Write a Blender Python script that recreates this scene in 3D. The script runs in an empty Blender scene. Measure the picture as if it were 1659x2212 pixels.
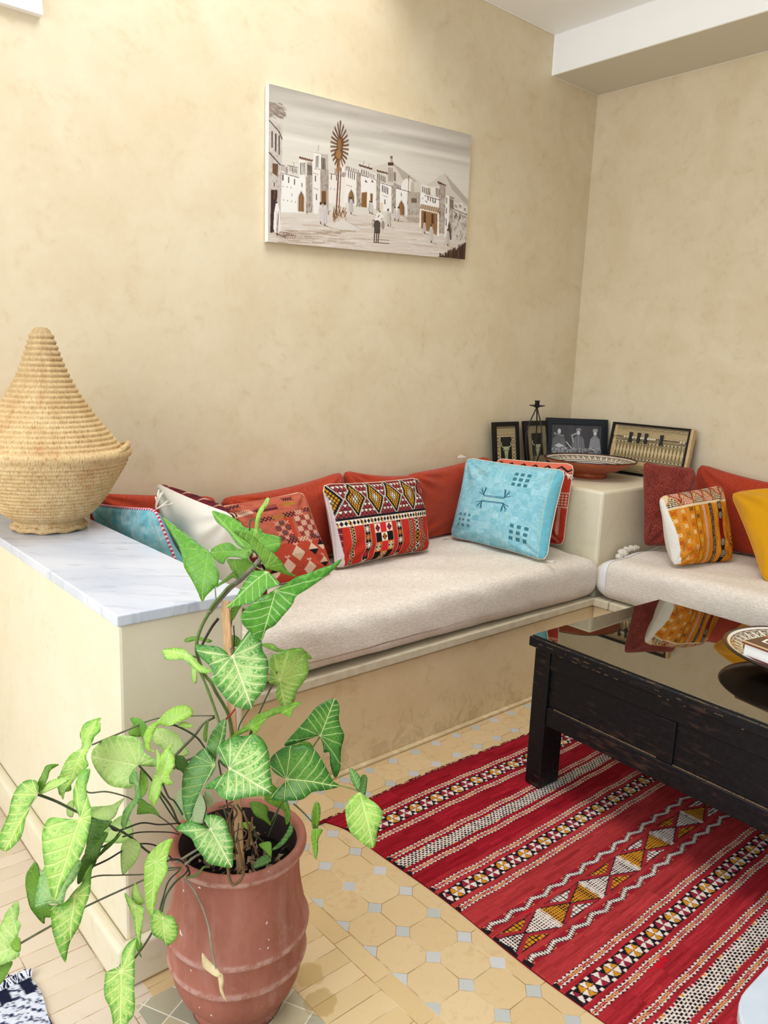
import bpy, bmesh, math, random
import numpy as np
from mathutils import Vector, Matrix
from mathutils.geometry import delaunay_2d_cdt
C = bpy.context.scene.collection
random.seed(7); RNG = np.random.default_rng(7)
PI = math.pi

# ------------------------------------------------------------------ camera, sky, lamps, exposure
cam = bpy.data.cameras.new('camera'); camo = bpy.data.objects.new('camera', cam); C.objects.link(camo)
R_ = Vector((0.75640832, -0.65293613, 0.03899825)); U_ = Vector((0.09498003, 0.16862995, 0.98109262)); F_ = Vector((0.64716709, 0.73840257, -0.18956899))
mw = Matrix((R_, U_, -F_)).transposed().to_4x4(); mw.translation = Vector((-4.1346, -2.9649, 1.55))
camo.matrix_world = mw
cam.sensor_fit = 'HORIZONTAL'; cam.sensor_width = 36.0; cam.lens = 1682.9 / 1659 * 36
cam.clip_start = .02
bpy.context.scene.camera = camo
sc = bpy.context.scene
sc.view_settings.view_transform = 'Standard'; sc.view_settings.look = 'None'
sc.view_settings.gamma = 1; sc.view_settings.use_curve_mapping = False
sc.view_settings.exposure = 0.36
W = bpy.data.worlds.new('sky'); sc.world = W; W.use_nodes = True
bg = W.node_tree.nodes['Background']; bg.inputs[0].default_value = (0.93, 0.965, 1.0, 1); bg.inputs[1].default_value = 0.60
def area(name, loc, target, sx, sy, power, col=(1, 1, 1)):
    l = bpy.data.lights.new(name, 'AREA'); l.shape = 'RECTANGLE'; l.size = sx; l.size_y = sy; l.energy = power; l.color = col
    o = bpy.data.objects.new(name, l); C.objects.link(o); o.location = loc
    o.rotation_euler = (Vector(target) - Vector(loc)).to_track_quat('-Z', 'Y').to_euler(); return o
area('patio_daylight', (-6.3, -1.9, 2.3), (-1.0, -1.2, 1.9), 3.0, 2.8, 92, (.90, .95, 1))
area('skylight', (-2.7, -1.6, 4.4), (-2.4, -1.3, 0), 1.7, 1.9, 64, (1, .985, .965))
sc.cycles.max_bounces = 8; sc.cycles.diffuse_bounces = 4; sc.cycles.use_denoising = True
try: sc.cycles.sample_clamp_indirect = 8
except Exception: pass

# ------------------------------------------------------------------ helpers
def tag(o, label=None, cat=None, group=None, kind=None):
    if label: o['label'] = label
    if cat: o['category'] = cat
    if group: o['group'] = group
    if kind: o['kind'] = kind
    return o
def thing(name, label, cat, loc=(0, 0, 0), rot=(0, 0, 0), group=None):
    o = bpy.data.objects.new(name, None); C.objects.link(o); o.location = loc; o.rotation_euler = rot; o.empty_display_size = .05
    return tag(o, label, cat, group)
def link(name, me, m, parent=None, smooth=False):
    o = bpy.data.objects.new(name, me); C.objects.link(o)
    if m is not None: me.materials.append(m)
    if parent is not None:
        o.parent = parent
    if smooth:
        me.polygons.foreach_set('use_smooth', np.ones(len(me.polygons), dtype=bool))
    return o
def bmo(name, bm, m, parent=None, smooth=False, bevel=0, seg=2):
    me = bpy.data.meshes.new(name); bmesh.ops.recalc_face_normals(bm, faces=bm.faces); bm.to_mesh(me); bm.free()
    o = link(name, me, m, parent, smooth)
    if bevel:
        b = o.modifiers.new('bevel', 'BEVEL'); b.width = bevel; b.segments = seg; b.limit_method = 'ANGLE'; b.angle_limit = .6
    return o
def box(bm, x0, x1, y0, y1, z0, z1, M=None):
    vs = [bm.verts.new((x, y, z)) for x in (x0, x1) for y in (y0, y1) for z in (z0, z1)]
    for f in ((0, 1, 3, 2), (4, 6, 7, 5), (0, 4, 5, 1), (2, 3, 7, 6), (0, 2, 6, 4), (1, 5, 7, 3)):
        bm.faces.new([vs[i] for i in f])
    if M is not None:
        for v in vs: v.co = M @ v.co
    return vs
def prism(bm, pts, z0, z1, M=None):
    a = [bm.verts.new((x, y, z0)) for x, y in pts]; b = [bm.verts.new((x, y, z1)) for x, y in pts]
    n = len(pts); bm.faces.new(a[::-1]); bm.faces.new(b)
    for i in range(n): bm.faces.new((a[i], a[(i + 1) % n], b[(i + 1) % n], b[i]))
    if M is not None:
        for v in a + b: v.co = M @ v.co
def lathe(prof, n=64, closed_top=True):
    bm = bmesh.new(); rings = []
    for r, z in prof:
        if r < 1e-5: rings.append([bm.verts.new((0, 0, z))])
        else: rings.append([bm.verts.new((r * math.cos(2 * PI * k / n), r * math.sin(2 * PI * k / n), z)) for k in range(n)])
    for a, b in zip(rings, rings[1:]):
        for k in range(n):
            k2 = (k + 1) % n
            if len(a) == 1 and len(b) == 1: continue
            if len(a) == 1: bm.faces.new((a[0], b[k2], b[k]))
            elif len(b) == 1: bm.faces.new((a[k], a[k2], b[0]))
            else: bm.faces.new((a[k], a[k2], b[k2], b[k]))
    return bm
def spline(pts, n=6, closed=False):
    P = [Vector(p) for p in pts]; N = len(P); out = []
    rng = range(N if closed else N - 1)
    for i in rng:
        p0 = P[(i - 1) % N] if closed or i > 0 else P[0] * 2 - P[1]
        p1 = P[i]; p2 = P[(i + 1) % N]
        p3 = P[(i + 2) % N] if closed or i + 2 < N else P[-1] * 2 - P[-2]
        for k in range(n):
            t = k / n
            out.append(.5 * ((2 * p1) + (p2 - p0) * t + (2 * p0 - 5 * p1 + 4 * p2 - p3) * t * t + (3 * p1 - p0 - 3 * p2 + p3) * t ** 3))
    if not closed: out.append(P[-1].copy())
    return out
def tube(bm, path, rad, n=8, closed=False):
    P = [Vector(p) for p in path]; N = len(P); rings = []
    if not hasattr(rad, '__len__'): rad = [rad] * N
    T0 = (P[1] - P[0]).normalized(); ref = Vector((0, 0, 1)) if abs(T0.z) < .9 else Vector((1, 0, 0))
    nrm = T0.cross(ref).normalized()
    for i in range(N):
        a = P[(i - 1) % N] if closed or i > 0 else P[i]; b = P[(i + 1) % N] if closed or i < N - 1 else P[i]
        T = (b - a); T = T.normalized() if T.length > 1e-9 else T0
        nrm = (nrm - T * nrm.dot(T)); nrm = nrm.normalized() if nrm.length > 1e-6 else T.orthogonal().normalized()
        bn = T.cross(nrm)
        rings.append([bm.verts.new(P[i] + (nrm * math.cos(2 * PI * k / n) + bn * math.sin(2 * PI * k / n)) * rad[i]) for k in range(n)])
    for i in range(N if closed else N - 1):
        a = rings[i]; b = rings[(i + 1) % N]
        for k in range(n): bm.faces.new((a[k], a[(k + 1) % n], b[(k + 1) % n], b[k]))
    if not closed: bm.faces.new(rings[0][::-1]); bm.faces.new(rings[-1])
def s2l(c):
    c = np.clip(np.asarray(c, dtype=np.float64), 0, 1)
    return np.where(c <= .04045, c / 12.92, ((c + .055) / 1.055) ** 2.4)
def h(r, g, b): return tuple(float(v) for v in s2l(np.array([r, g, b]) / 255.)) + (1,)

# ------------------------------------------------------------------ node expression helper
class NT:
    def __init__(s, name, rough=.6, spec=.4):
        s.m = bpy.data.materials.new(name); s.m.use_nodes = True; s.t = s.m.node_tree; s.n = s.t.nodes; s.b = s.n['Principled BSDF']
        s.b.inputs['Roughness'].default_value = rough; s.b.inputs['Specular IOR Level'].default_value = spec
        s._tc = None
    def put(s, sock, v):
        if isinstance(v, X): s.t.links.new(v.s, sock)
        elif hasattr(v, 'is_output'): s.t.links.new(v, sock)
        else: sock.default_value = v
    def math(s, op, *a, clamp=False):
        n = s.n.new('ShaderNodeMath'); n.operation = op; n.use_clamp = clamp
        for i, v in enumerate(a): s.put(n.inputs[i], v)
        return X(s, n.outputs[0])
    def tc(s, w='Object'):
        if s._tc is None: s._tc = s.n.new('ShaderNodeTexCoord')
        return X(s, s._tc.outputs[w])
    def pos(s):
        return X(s, s.n.new('ShaderNodeNewGeometry').outputs['Position'])
    def xyz(s, v):
        n = s.n.new('ShaderNodeSeparateXYZ'); s.put(n.inputs[0], v); return [X(s, o) for o in n.outputs]
    def comb(s, x, y, z):
        n = s.n.new('ShaderNodeCombineXYZ')
        for i, v in enumerate((x, y, z)): s.put(n.inputs[i], v)
        return X(s, n.outputs[0])
    def noise(s, vec, scale, detail=4, rough=.55, dist=0, scl=None):
        if scl:
            mp = s.n.new('ShaderNodeMapping'); mp.inputs['Scale'].default_value = scl; s.put(mp.inputs[0], vec); vec = X(s, mp.outputs[0])
        n = s.n.new('ShaderNodeTexNoise'); s.put(n.inputs['Vector'], vec); n.inputs['Scale'].default_value = scale
        n.inputs['Detail'].default_value = detail; n.inputs['Roughness'].default_value = rough; n.inputs['Distortion'].default_value = dist
        return X(s, n.outputs[0])
    def white(s, vec):
        n = s.n.new('ShaderNodeTexWhiteNoise'); s.put(n.inputs['Vector'], vec); return X(s, n.outputs['Value'])
    def vor(s, vec, scale, feat='F1'):
        n = s.n.new('ShaderNodeTexVoronoi'); n.feature = feat; s.put(n.inputs['Vector'], vec); n.inputs['Scale'].default_value = scale
        return X(s, n.outputs[0])
    def ramp(s, f, stops, interp='LINEAR'):
        n = s.n.new('ShaderNodeValToRGB'); n.color_ramp.interpolation = interp; e = n.color_ramp.elements
        e[0].position, e[0].color = stops[0]; e[1].position, e[1].color = stops[-1]
        for p, c in stops[1:-1]: q = e.new(p); q.color = c
        s.put(n.inputs[0], f); return X(s, n.outputs[0])
    def mix(s, f, a, b, mode='MIX'):
        n = s.n.new('ShaderNodeMix'); n.data_type = 'RGBA'; n.blend_type = mode
        s.put(n.inputs[0], f); s.put(n.inputs[6], a); s.put(n.inputs[7], b); return X(s, n.outputs[2])
    def attr(s, name, w='Color'):
        n = s.n.new('ShaderNodeAttribute'); n.attribute_name = name; return X(s, n.outputs[w])
    def mr(s, v, a, b, c=0., d=1.):
        n = s.n.new('ShaderNodeMapRange'); n.interpolation_type = 'SMOOTHSTEP'
        for i, q in enumerate((v, a, b, c, d)): s.put(n.inputs[i], q)
        return X(s, n.outputs[0])
    def col(s, v): s.put(s.b.inputs['Base Color'], v); return s
    def bump(s, hgt, strength=.3, dist=.002):
        n = s.n.new('ShaderNodeBump'); n.inputs['Strength'].default_value = strength; n.inputs['Distance'].default_value = dist
        s.put(n.inputs['Height'], hgt); s.t.links.new(n.outputs[0], s.b.inputs['Normal']); return s
class X:
    def __init__(s, nt, so): s.nt = nt; s.s = so
    def __add__(a, b): return a.nt.math('ADD', a, b)
    __radd__ = __add__
    def __sub__(a, b): return a.nt.math('SUBTRACT', a, b)
    def __rsub__(a, b): return a.nt.math('SUBTRACT', b, a)
    def __mul__(a, b): return a.nt.math('MULTIPLY', a, b)
    __rmul__ = __mul__
    def __truediv__(a, b): return a.nt.math('DIVIDE', a, b)
    def abs(a): return a.nt.math('ABSOLUTE', a)
    def floor(a): return a.nt.math('FLOOR', a)
    def frac(a): return a.nt.math('FRACT', a)
    def lt(a, b): return a.nt.math('LESS_THAN', a, b)
    def gt(a, b): return a.nt.math('GREATER_THAN', a, b)
    def near(a): return ((a + .5).frac() - .5).abs()     # distance to the nearest integer
    def mn(a, b): return a.nt.math('MINIMUM', a, b)
    def mx(a, b): return a.nt.math('MAXIMUM', a, b)

def simple(name, c, rough=.6, spec=.4, noise=None, metal=0, bumps=None):
    t = NT(name, rough, spec); t.b.inputs['Metallic'].default_value = metal
    if noise:
        sc_, c2, scl = noise; t.col(t.mix(t.mr(t.noise(t.tc(), sc_, 5, .6, 0, scl), .3, .7), c, c2))
    else: t.col(c)
    if bumps: t.bump(t.noise(t.tc(), bumps[0], 4, .6), bumps[1], bumps[2])
    return t.m

# ------------------------------------------------------------------ pigment canvas (drawn in numpy, kept as mesh colours)
class Cv:
    def __init__(s, w, hgt, col, k=1.0):
        s.k = k; s.W = int(w * k); s.H = int(hgt * k); s.a = np.empty((s.H, s.W, 3)); s.a[:] = np.array(col) / 255.
        s.yy, s.xx = np.mgrid[0:s.H, 0:s.W].astype(float)
    def _bb(s, P, pad):
        x0 = max(0, int(P[:, 0].min() - pad)); x1 = min(s.W, int(P[:, 0].max() + pad) + 2); y0 = max(0, int(P[:, 1].min() - pad)); y1 = min(s.H, int(P[:, 1].max() + pad) + 2)
        return x0, x1, y0, y1
    def put(s, sl, m, col, al):
        m = np.clip(m, 0, 1)[..., None] * al; s.a[sl] = s.a[sl] * (1 - m) + np.array(col) / 255. * m
    def poly(s, pts, col, al=1.):
        P = np.array(pts, float) * s.k; x0, x1, y0, y1 = s._bb(P, 1)
        if x1 <= x0 or y1 <= y0: return s
        X_ = s.xx[y0:y1, x0:x1] + .5; Y_ = s.yy[y0:y1, x0:x1] + .5; ins = np.zeros(X_.shape, bool); n = len(P)
        for i in range(n):
            a = P[i]; b = P[(i + 1) % n]
            if a[1] == b[1]: continue
            c = ((a[1] > Y_) != (b[1] > Y_)) & (X_ < (b[0] - a[0]) * (Y_ - a[1]) / (b[1] - a[1]) + a[0]); ins ^= c
        s.put((slice(y0, y1), slice(x0, x1)), ins.astype(float), col, al); return s
    def rect(s, x0, y0, x1, y1, col, al=1.): return s.poly([(x0, y0), (x1, y0), (x1, y1), (x0, y1)], col, al)
    def line(s, pts, w, col, al=1.):
        P = np.array(pts, float) * s.k; w = w * s.k; x0, x1, y0, y1 = s._bb(P, w + 1)
        if x1 <= x0 or y1 <= y0: return s
        X_ = s.xx[y0:y1, x0:x1] + .5; Y_ = s.yy[y0:y1, x0:x1] + .5; D = np.full(X_.shape, 1e9)
        for a, b in zip(P, P[1:]):
            d = b - a; L = d @ d + 1e-9; t = np.clip(((X_ - a[0]) * d[0] + (Y_ - a[1]) * d[1]) / L, 0, 1)
            D = np.minimum(D, np.hypot(X_ - a[0] - t * d[0], Y_ - a[1] - t * d[1]))
        s.put((slice(y0, y1), slice(x0, x1)), w / 2 - D + .5, col, al); return s
    def ell(s, cx, cy, rx, ry, col, al=1., soft=0):
        P = np.array([[cx - rx, cy - ry], [cx + rx, cy + ry]]) * s.k; x0, x1, y0, y1 = s._bb(P, 1)
        if x1 <= x0 or y1 <= y0: return s
        d = np.hypot((s.xx[y0:y1, x0:x1] + .5 - cx * s.k) / (rx * s.k), (s.yy[y0:y1, x0:x1] + .5 - cy * s.k) / (ry * s.k))
        m = (1 - d) / soft if soft else (d < 1).astype(float); s.put((slice(y0, y1), slice(x0, x1)), m, col, al); return s
    def grain(s, amp, cell=1, seed=0, ax=None):
        r = np.random.default_rng(seed); hh = s.H // cell + 2; ww = s.W // (ax or cell) + 2
        g = r.normal(0, amp, (hh, ww)); g = np.repeat(np.repeat(g, cell, 0), ax or cell, 1)[:s.H, :s.W]; s.a = np.clip(s.a + g[..., None], 0, 1); return s
    def sample(s, u, v):        # u,v in canvas units
        x = np.clip(u * s.k - .5, 0, s.W - 1.001); y = np.clip(v * s.k - .5, 0, s.H - 1.001); i = x.astype(int); j = y.astype(int); fx = (x - i)[..., None]; fy = (y - j)[..., None]
        A = s.a; i2 = np.minimum(i + 1, s.W - 1); j2 = np.minimum(j + 1, s.H - 1)
        return A[j, i] * (1 - fx) * (1 - fy) + A[j, i2] * fx * (1 - fy) + A[j2, i] * (1 - fx) * fy + A[j2, i2] * fx * fy
def gridmesh(name, parts, m, parent=None, smooth=True):
    """parts: list of (P[ny,nx,3], col[ny,nx,3] sRGB) -> one mesh with a colour attribute"""
    vs = []; fs = []; cs = []; off = 0
    for P, col in parts:
        ny, nx, _ = P.shape; vs.append(P.reshape(-1, 3)); cs.append(np.broadcast_to(col, P.shape).reshape(-1, 3))
        idx = np.arange(nx * ny).reshape(ny, nx) + off
        fs.append(np.stack([idx[:-1, :-1], idx[:-1, 1:], idx[1:, 1:], idx[1:, :-1]], -1).reshape(-1, 4)); off += nx * ny
    V = np.concatenate(vs); Fc = np.concatenate(fs); Cc = np.concatenate(cs)
    me = bpy.data.meshes.new(name); me.vertices.add(len(V)); me.vertices.foreach_set('co', V.astype(np.float32).ravel())
    me.loops.add(len(Fc) * 4); me.loops.foreach_set('vertex_index', Fc.ravel().astype(np.int32))
    me.polygons.add(len(Fc)); me.polygons.foreach_set('loop_start', np.arange(0, len(Fc) * 4, 4, dtype=np.int32))
    try: me.polygons.foreach_set('loop_total', np.full(len(Fc), 4, dtype=np.int32))
    except Exception: pass
    me.update(calc_edges=True)
    at = me.color_attributes.new('Pigment', 'FLOAT_COLOR', 'POINT')
    at.data.foreach_set('color', np.concatenate([s2l(Cc), np.ones((len(Cc), 1))], 1).astype(np.float32).ravel())
    return link(name, me, m, parent, smooth)

# ------------------------------------------------------------------ materials
def plaster(name, c1, c2, c3, stain=0):
    t = NT(name, .55, .35); P = t.pos()
    a = t.noise(P, 2.2, 6, .62, .4); b = t.noise(P, 9, 5, .6, .8); c = t.noise(P, 34, 3, .6)
    k = t.mr(a * .6 + b * .3 + c * .1, .30, .70)
    col = t.mix(k, c1, c2); col = t.mix(t.mr(b * .6 + c * .4, .54, .72) * .55, col, c3)
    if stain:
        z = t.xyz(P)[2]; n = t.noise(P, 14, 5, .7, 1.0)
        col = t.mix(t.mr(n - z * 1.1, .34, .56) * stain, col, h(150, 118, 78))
    t.col(col); t.bump(a * .5 + b + c * .3, .22, .004); t.put(t.b.inputs['Roughness'], t.mr(b, .3, .7, .42, .65)); return t.m
M_WALL = plaster('tadelakt_plaster', h(221, 207, 178), h(210, 192, 157), h(198, 177, 138))
M_BENCH = plaster('bench_plaster', h(232, 213, 174), h(220, 195, 150), h(204, 176, 128), .3)
M_BLOCK = plaster('block_plaster', h(230, 222, 199), h(222, 211, 181), h(211, 197, 160))
M_WHITE = simple('white_paint', h(248, 248, 246), .7, .2, bumps=(40, .05, .001))
M_SOFF = simple('shaded_soffit_white', h(214, 208, 190), .75, .2, bumps=(40, .05, .001))  # underside of the beam: shade put into the colour, greyer than the white

def floor_mat():
    t = NT('zellige_floor', .33, .5); x, y, z = t.xyz(t.pos()); P = t.pos()
    p = .1203; u = (x + 2.806) / p; v = (y + .877) / p; fu = u.near() * p; fv = v.near() * p; s = fu + fv
    wob = (t.noise(P, 30, 2) - .5) * .0035
    dia = (s + wob).lt(.0275)
    g1 = ((s + wob) - .0275).abs().lt(.0011); g2 = fu.mn(fv).lt(.0013)
    gro = g1.mx(g2 * (1 - dia))
    idd = t.white(t.comb(u.floor(), v.floor(), 1.)); idq = t.white(t.comb((u + .5).floor(), (v + .5).floor(), 5.))
    n1 = t.noise(P, 7, 5, .6, .5); n2 = t.noise(P, 45, 4, .6)
    tan = t.mix(idd * .6 + n1 * .5, h(202, 172, 124), h(216, 191, 148)); tan = t.mix(t.mr(n2 * .5 + n1 * .5, .5, .68) * .5, tan, h(190, 152, 98))
    gry = t.mix(idq, h(178, 182, 176), h(198, 196, 198))
    octo = t.mix(dia, tan, gry)
    # border strip and running boards
    def boards(ox, oy, w, l, sx=0.):
        a = (x - ox) / w; b = (y - oy) / l; b = b + (a.floor() * sx)
        g = (a.near() * w).mn(b.near() * l).lt(.0011); i = t.white(t.comb(a.floor(), b.floor(), 9.)); return g, i
    gs, is_ = boards(-2.929, -1.35, .057, .17); gb, ib = boards(-2.986, -1.535, .1705, .0605); gl, il = boards(-3.499, -.56, .1535, .0575, .35)
    zs = x.lt(-2.929); zb = x.lt(-2.986); zl = x.lt(-3.44); 
    def bc(i, a, b): return t.mix(i * .7 + n1 * .35, a, b)
    col = t.mix(zs, octo, bc(is_, h(204, 175, 124), h(212, 186, 138)))
    col = t.mix(zb, col, bc(ib, h(206, 178, 128), h(218, 194, 150)))
    # grey green star field round the pot
    zm = x.lt(-3.157) * x.gt(-3.485) * y.lt(-1.385)
    mu = (x + y * .5) / .085; mv = (y - x * .5) / .085; gm = mu.near().mn(mv.near()).lt(.022); im = t.white(t.comb(mu.floor(), mv.floor(), 3.))
    col = t.mix(zm, col, t.mix(im, h(164, 162, 142), h(200, 188, 152)))
    col = t.mix(zl * (1 - zm), col, bc(il, h(206, 190, 168), h(220, 206, 188)))
    G = t.mix(zs, t.mix(0., gro, gro), gs); G = t.mix(zb, G, gb); G = t.mix(zl, G, gl); G = t.mix(zm, G, gm)
    gc = t.mix(t.mr(n1, .4, .62), h(150, 118, 76), h(214, 196, 158)); gc = t.mix(zm, gc, h(232, 226, 208))
    col = t.mix(G, col, gc)
    st = t.noise(P, 5, 5, .7, 1.5); col = t.mix(t.mr(st, .6, .78) * .35, col, h(168, 140, 92))
    # water stains beside the pot
    r1 = ((x + 3.10) * (x + 3.10) + (y + 1.565) * (y + 1.565)) + (t.noise(P, 30, 3) - .5) * .003
    col = t.mix(t.mr(r1, .0012, .0018, 1., 0.) * .45, col, h(168, 136, 62))
    r2 = ((x + 3.13) * (x + 3.13) + (y + 1.655) * (y + 1.655)) + (t.noise(P, 30, 3) - .5) * .003
    col = t.mix(t.mr(r2, .0014, .0022, 1., 0.) * .5, col, h(160, 128, 56))
    t.col(col); t.put(t.b.inputs['Roughness'], t.mr(n2 * .6 + n1 * .4, .3, .7, .25, .5))
    t.bump((1 - G) * 1. + n1 * .4, .35, .0015); return t.m
M_FLOOR = floor_mat()

def marble():
    t = NT('veined_marble', .18, .5); P = t.pos(); mp = t.n.new('ShaderNodeMapping'); mp.inputs['Rotation'].default_value = (0, 0, .712); t.put(mp.inputs[0], P); V = X(t, mp.outputs[0])
    a = t.noise(V, 6, 7, .62, .5, (1, 5, 1)); b = t.noise(V, 2.5, 4, .5, .3, (1, 2.5, 1))
    c = t.mix(t.mr(b, .3, .7), h(196, 203, 216), h(212, 217, 226)); c = t.mix(t.mr(a, .52, .74) * .75, c, h(158, 166, 184)); t.col(c); return t.m
M_MARBLE = marble()
M_GLOSS = (lambda t: (t.col(t.mix(t.mr(t.noise(t.pos(), 5, 4), .35, .7), h(176, 188, 202), h(194, 202, 212))), t.m)[1])(NT('white_marble_gloss', .12, .6))

def weave(name, c1, c2, scale=260, rough=.9, strength=.4, amt=.5, scl=None, big=None):
    t = NT(name, rough, .15); V = t.tc()
    n = t.noise(V, scale, 2, .5, 0, scl); g = t.noise(V, 9, 3)
    c = t.mix(t.mr(n, .35, .65) * amt, c1, c2)
    if big: c = t.mix(t.mr(g, .4, .7) * .5, c, big)
    t.col(c); t.bump(n, strength, .0012); t.b.inputs['Sheen Weight'].default_value = .15; return t.m
M_ORANGE = weave('rust_chenille', h(178, 66, 40), h(132, 38, 20), 130, .85, .35, .8, (1, 1, 6), h(176, 58, 26))
M_SHEET = None
def sheet():
    t = NT('ecru_throw', .95, .1); V = t.pos(); x, y, z = t.xyz(V)
    w = t.noise(V, 75, 3, .6, 1.6, (1, 1, 2.0)); f = t.noise(V, 420, 1, .5)
    c = t.mix(t.mr(t.noise(V, 3, 3), .3, .7), h(238, 229, 216), h(230, 219, 205)); c = t.mix(t.mr(w, .36, .58, .5, 0.), c, h(200, 186, 170)); t.col(c)
    t.bump(w * .8 + f * .2, .8, .006); return t.m
M_SHEET = sheet()
M_HEM = simple('white_hem_tape', h(232, 230, 232), .8, .2)
M_DRED = weave('dark_red_tweed', h(104, 26, 22), h(166, 86, 70), 330, .95, .6, .6, (1, 1, .35), h(86, 18, 18))
M_YEL = weave('mustard_cotton', h(208, 150, 8), h(192, 132, 4), 420, .85, .2, .5)
M_CREAM = weave('cream_cotton', h(222, 214, 200), h(206, 196, 182), 420, .9, .2, .6)
def pigment(name, rough=.9, spec=.12, bs=500, st=.35):
    t = NT(name, rough, spec); n = t.noise(t.tc(), bs, 2, .5)
    t.col(t.mix(t.mr(n, .3, .7, .0, .16), t.attr('Pigment'), (0.02, 0.01, 0.01, 1))); t.bump(n, st, .001); return t.m
M_KILIM = pigment('woven_wool'); M_PAINT = pigment('canvas_paint', .6, .3, 700, .15); M_PRINT = pigment('printed_card', .35, .4, 900, .02)
M_PIPE = simple('cream_piping', h(226, 212, 190), .9, .1)
def blackwood():
    t = NT('worn_black_wood', .42, .3); V = t.tc(); a = t.noise(V, 14, 5, .65, .4, (6, 1, 6)); b = t.noise(V, 5, 4, .6); c = t.noise(V, 60, 3, .6)
    col = t.mix(t.mr(a, .3, .7), h(6, 9, 14), h(12, 15, 21)); col = t.mix(t.mr(a * .6 + b * .5, .58, .72) * .6, col, h(74, 50, 34)); t.col(col)
    t.bump(a + c * .3, .3, .002); t.put(t.b.inputs['Roughness'], t.mr(c, .3, .7, .35, .6)); return t.m
M_BLACKW = blackwood()
M_WEAR = simple('scuffed_bare_wood', h(150, 120, 86), .7, .2, (80, h(60, 44, 34), (1, 6, 1)))
def tabletop_glass():
    t = NT('smoked_glass', .02, .5); t.col(h(60, 48, 36)); t.b.inputs['Metallic'].default_value = 0
    g = t.n.new('ShaderNodeBsdfGlossy'); g.inputs['Roughness'].default_value = .015; g.inputs['Color'].default_value = (.62, .58, .50, 1)
    d = t.n.new('ShaderNodeBsdfDiffuse'); d.inputs[0].default_value = h(34, 28, 22)
    lw = t.n.new('ShaderNodeFresnel'); lw.inputs[0].default_value = 1.5
    mx = t.n.new('ShaderNodeMixShader'); f = t.math('MULTIPLY_ADD', X(t, lw.outputs[0]), .55, .50); t.put(mx.inputs[0], f)
    t.t.links.new(d.outputs[0], mx.inputs[1]); t.t.links.new(g.outputs[0], mx.inputs[2]); t.t.links.new(mx.outputs[0], t.n['Material Output'].inputs[0]); return t.m
M_TGLASS = tabletop_glass()
M_FRAMEB = simple('black_frame_wood', h(12, 12, 14), .4, .3, (30, h(6, 6, 8), (1, 1, 12)))
M_FRAMEN = simple('navy_black_frame_wood', h(20, 30, 38), .45, .3, (60, h(8, 12, 16), (1, 1, 8)))
M_IRON = simple('black_iron', h(18, 18, 20), .45, .5)
M_LIGHTW = simple('pale_pine', h(206, 178, 132), .6, .3, (20, h(190, 158, 110), (1, 8, 1)))
M_STAKE = simple('pale_stake_wood', h(222, 180, 134), .65, .3, (24, h(204, 158, 112), (8, 8, 1)))
M_PAINTW = simple('cream_painted_wood', h(214, 204, 180), .55, .3, (30, h(200, 188, 160), (1, 6, 1)))
M_TERRA = None
def terra(name, c1, c2, c3, rough=.75):
    t = NT(name, rough, .25); V = t.tc(); a = t.noise(V, 7, 6, .65, .6, (1, 1, .5)); b = t.noise(V, 26, 4, .7, .4); c = t.noise(V, 90, 2)
    col = t.mix(t.mr(a, .3, .7), c1, c2); col = t.mix(t.mr(b * .5 + a * .5, .55, .7) * .45, col, c3); x, y, z = t.xyz(V)
    return t, V, a, b, c, col, z
t, V, a, b, c_, col, z = terra('terracotta', h(172, 110, 92), h(148, 88, 72), h(194, 150, 134))
for zz, w in ((.235, .010), (.158, .012), (.43, .012)):
    m_ = t.mr((z - zz).abs(), w * .3, w, 1., 0.) * t.mr(b, .35, .6); col = t.mix(m_ * .6, col, h(206, 172, 160))
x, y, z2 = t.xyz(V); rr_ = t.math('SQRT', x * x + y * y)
col = t.mix(t.mr(t.noise(V, 5, 5, .6, .4, (2.2, 2.2, .6)), .48, .72) * .45, col, h(196, 152, 138))
col = t.mix(rr_.lt(.1362) * z.gt(.1) * z.lt(.449), col, h(44, 32, 28))  # inner wall below the rim: shade of the hollow painted into the clay
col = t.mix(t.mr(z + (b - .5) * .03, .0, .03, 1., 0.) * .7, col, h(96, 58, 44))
col = t.mix(t.mr(t.noise(V, 55, 2, .4), .74, .77) * .9, col, h(234, 224, 212))
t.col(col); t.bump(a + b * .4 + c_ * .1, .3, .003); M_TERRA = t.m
M_REDCLAY = simple('glossy_red_clay', h(168, 78, 36), .22, .5, (12, h(150, 64, 28), None))
M_SOIL = simple('dark_soil', h(26, 20, 16), .95, .1, (60, h(12, 10, 8), None), bumps=(90, .8, .01))
def straw():
    t = NT('coiled_straw', .75, .2); V = t.tc(); x, y, z = t.xyz(V); ang = t.math('ARCTAN2', y, x)
    cyl = t.comb(ang * 3, z * 14, 0.); n = t.noise(cyl, 1.1, 4, .6, .6); n2 = t.noise(cyl, 5, 4, .7)
    st = t.noise(t.comb(ang * 62, z * 70, 0.), 1., 2, .5)
    col = t.mix(t.mr(n, .3, .7), h(214, 188, 140), h(196, 164, 116)); col = t.mix(t.mr(n2, .5, .75) * .6, col, h(182, 132, 92))
    col = t.mix(t.mr(n * .5 + n2 * .5, .57, .66) * .5, col, h(196, 112, 74)); col = t.mix(t.mr(st, .3, .5, .55, 0.), col, h(128, 90, 50)); t.col(col)
    t.bump(st, .7, .004); return t.m
M_STRAW = straw()
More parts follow.
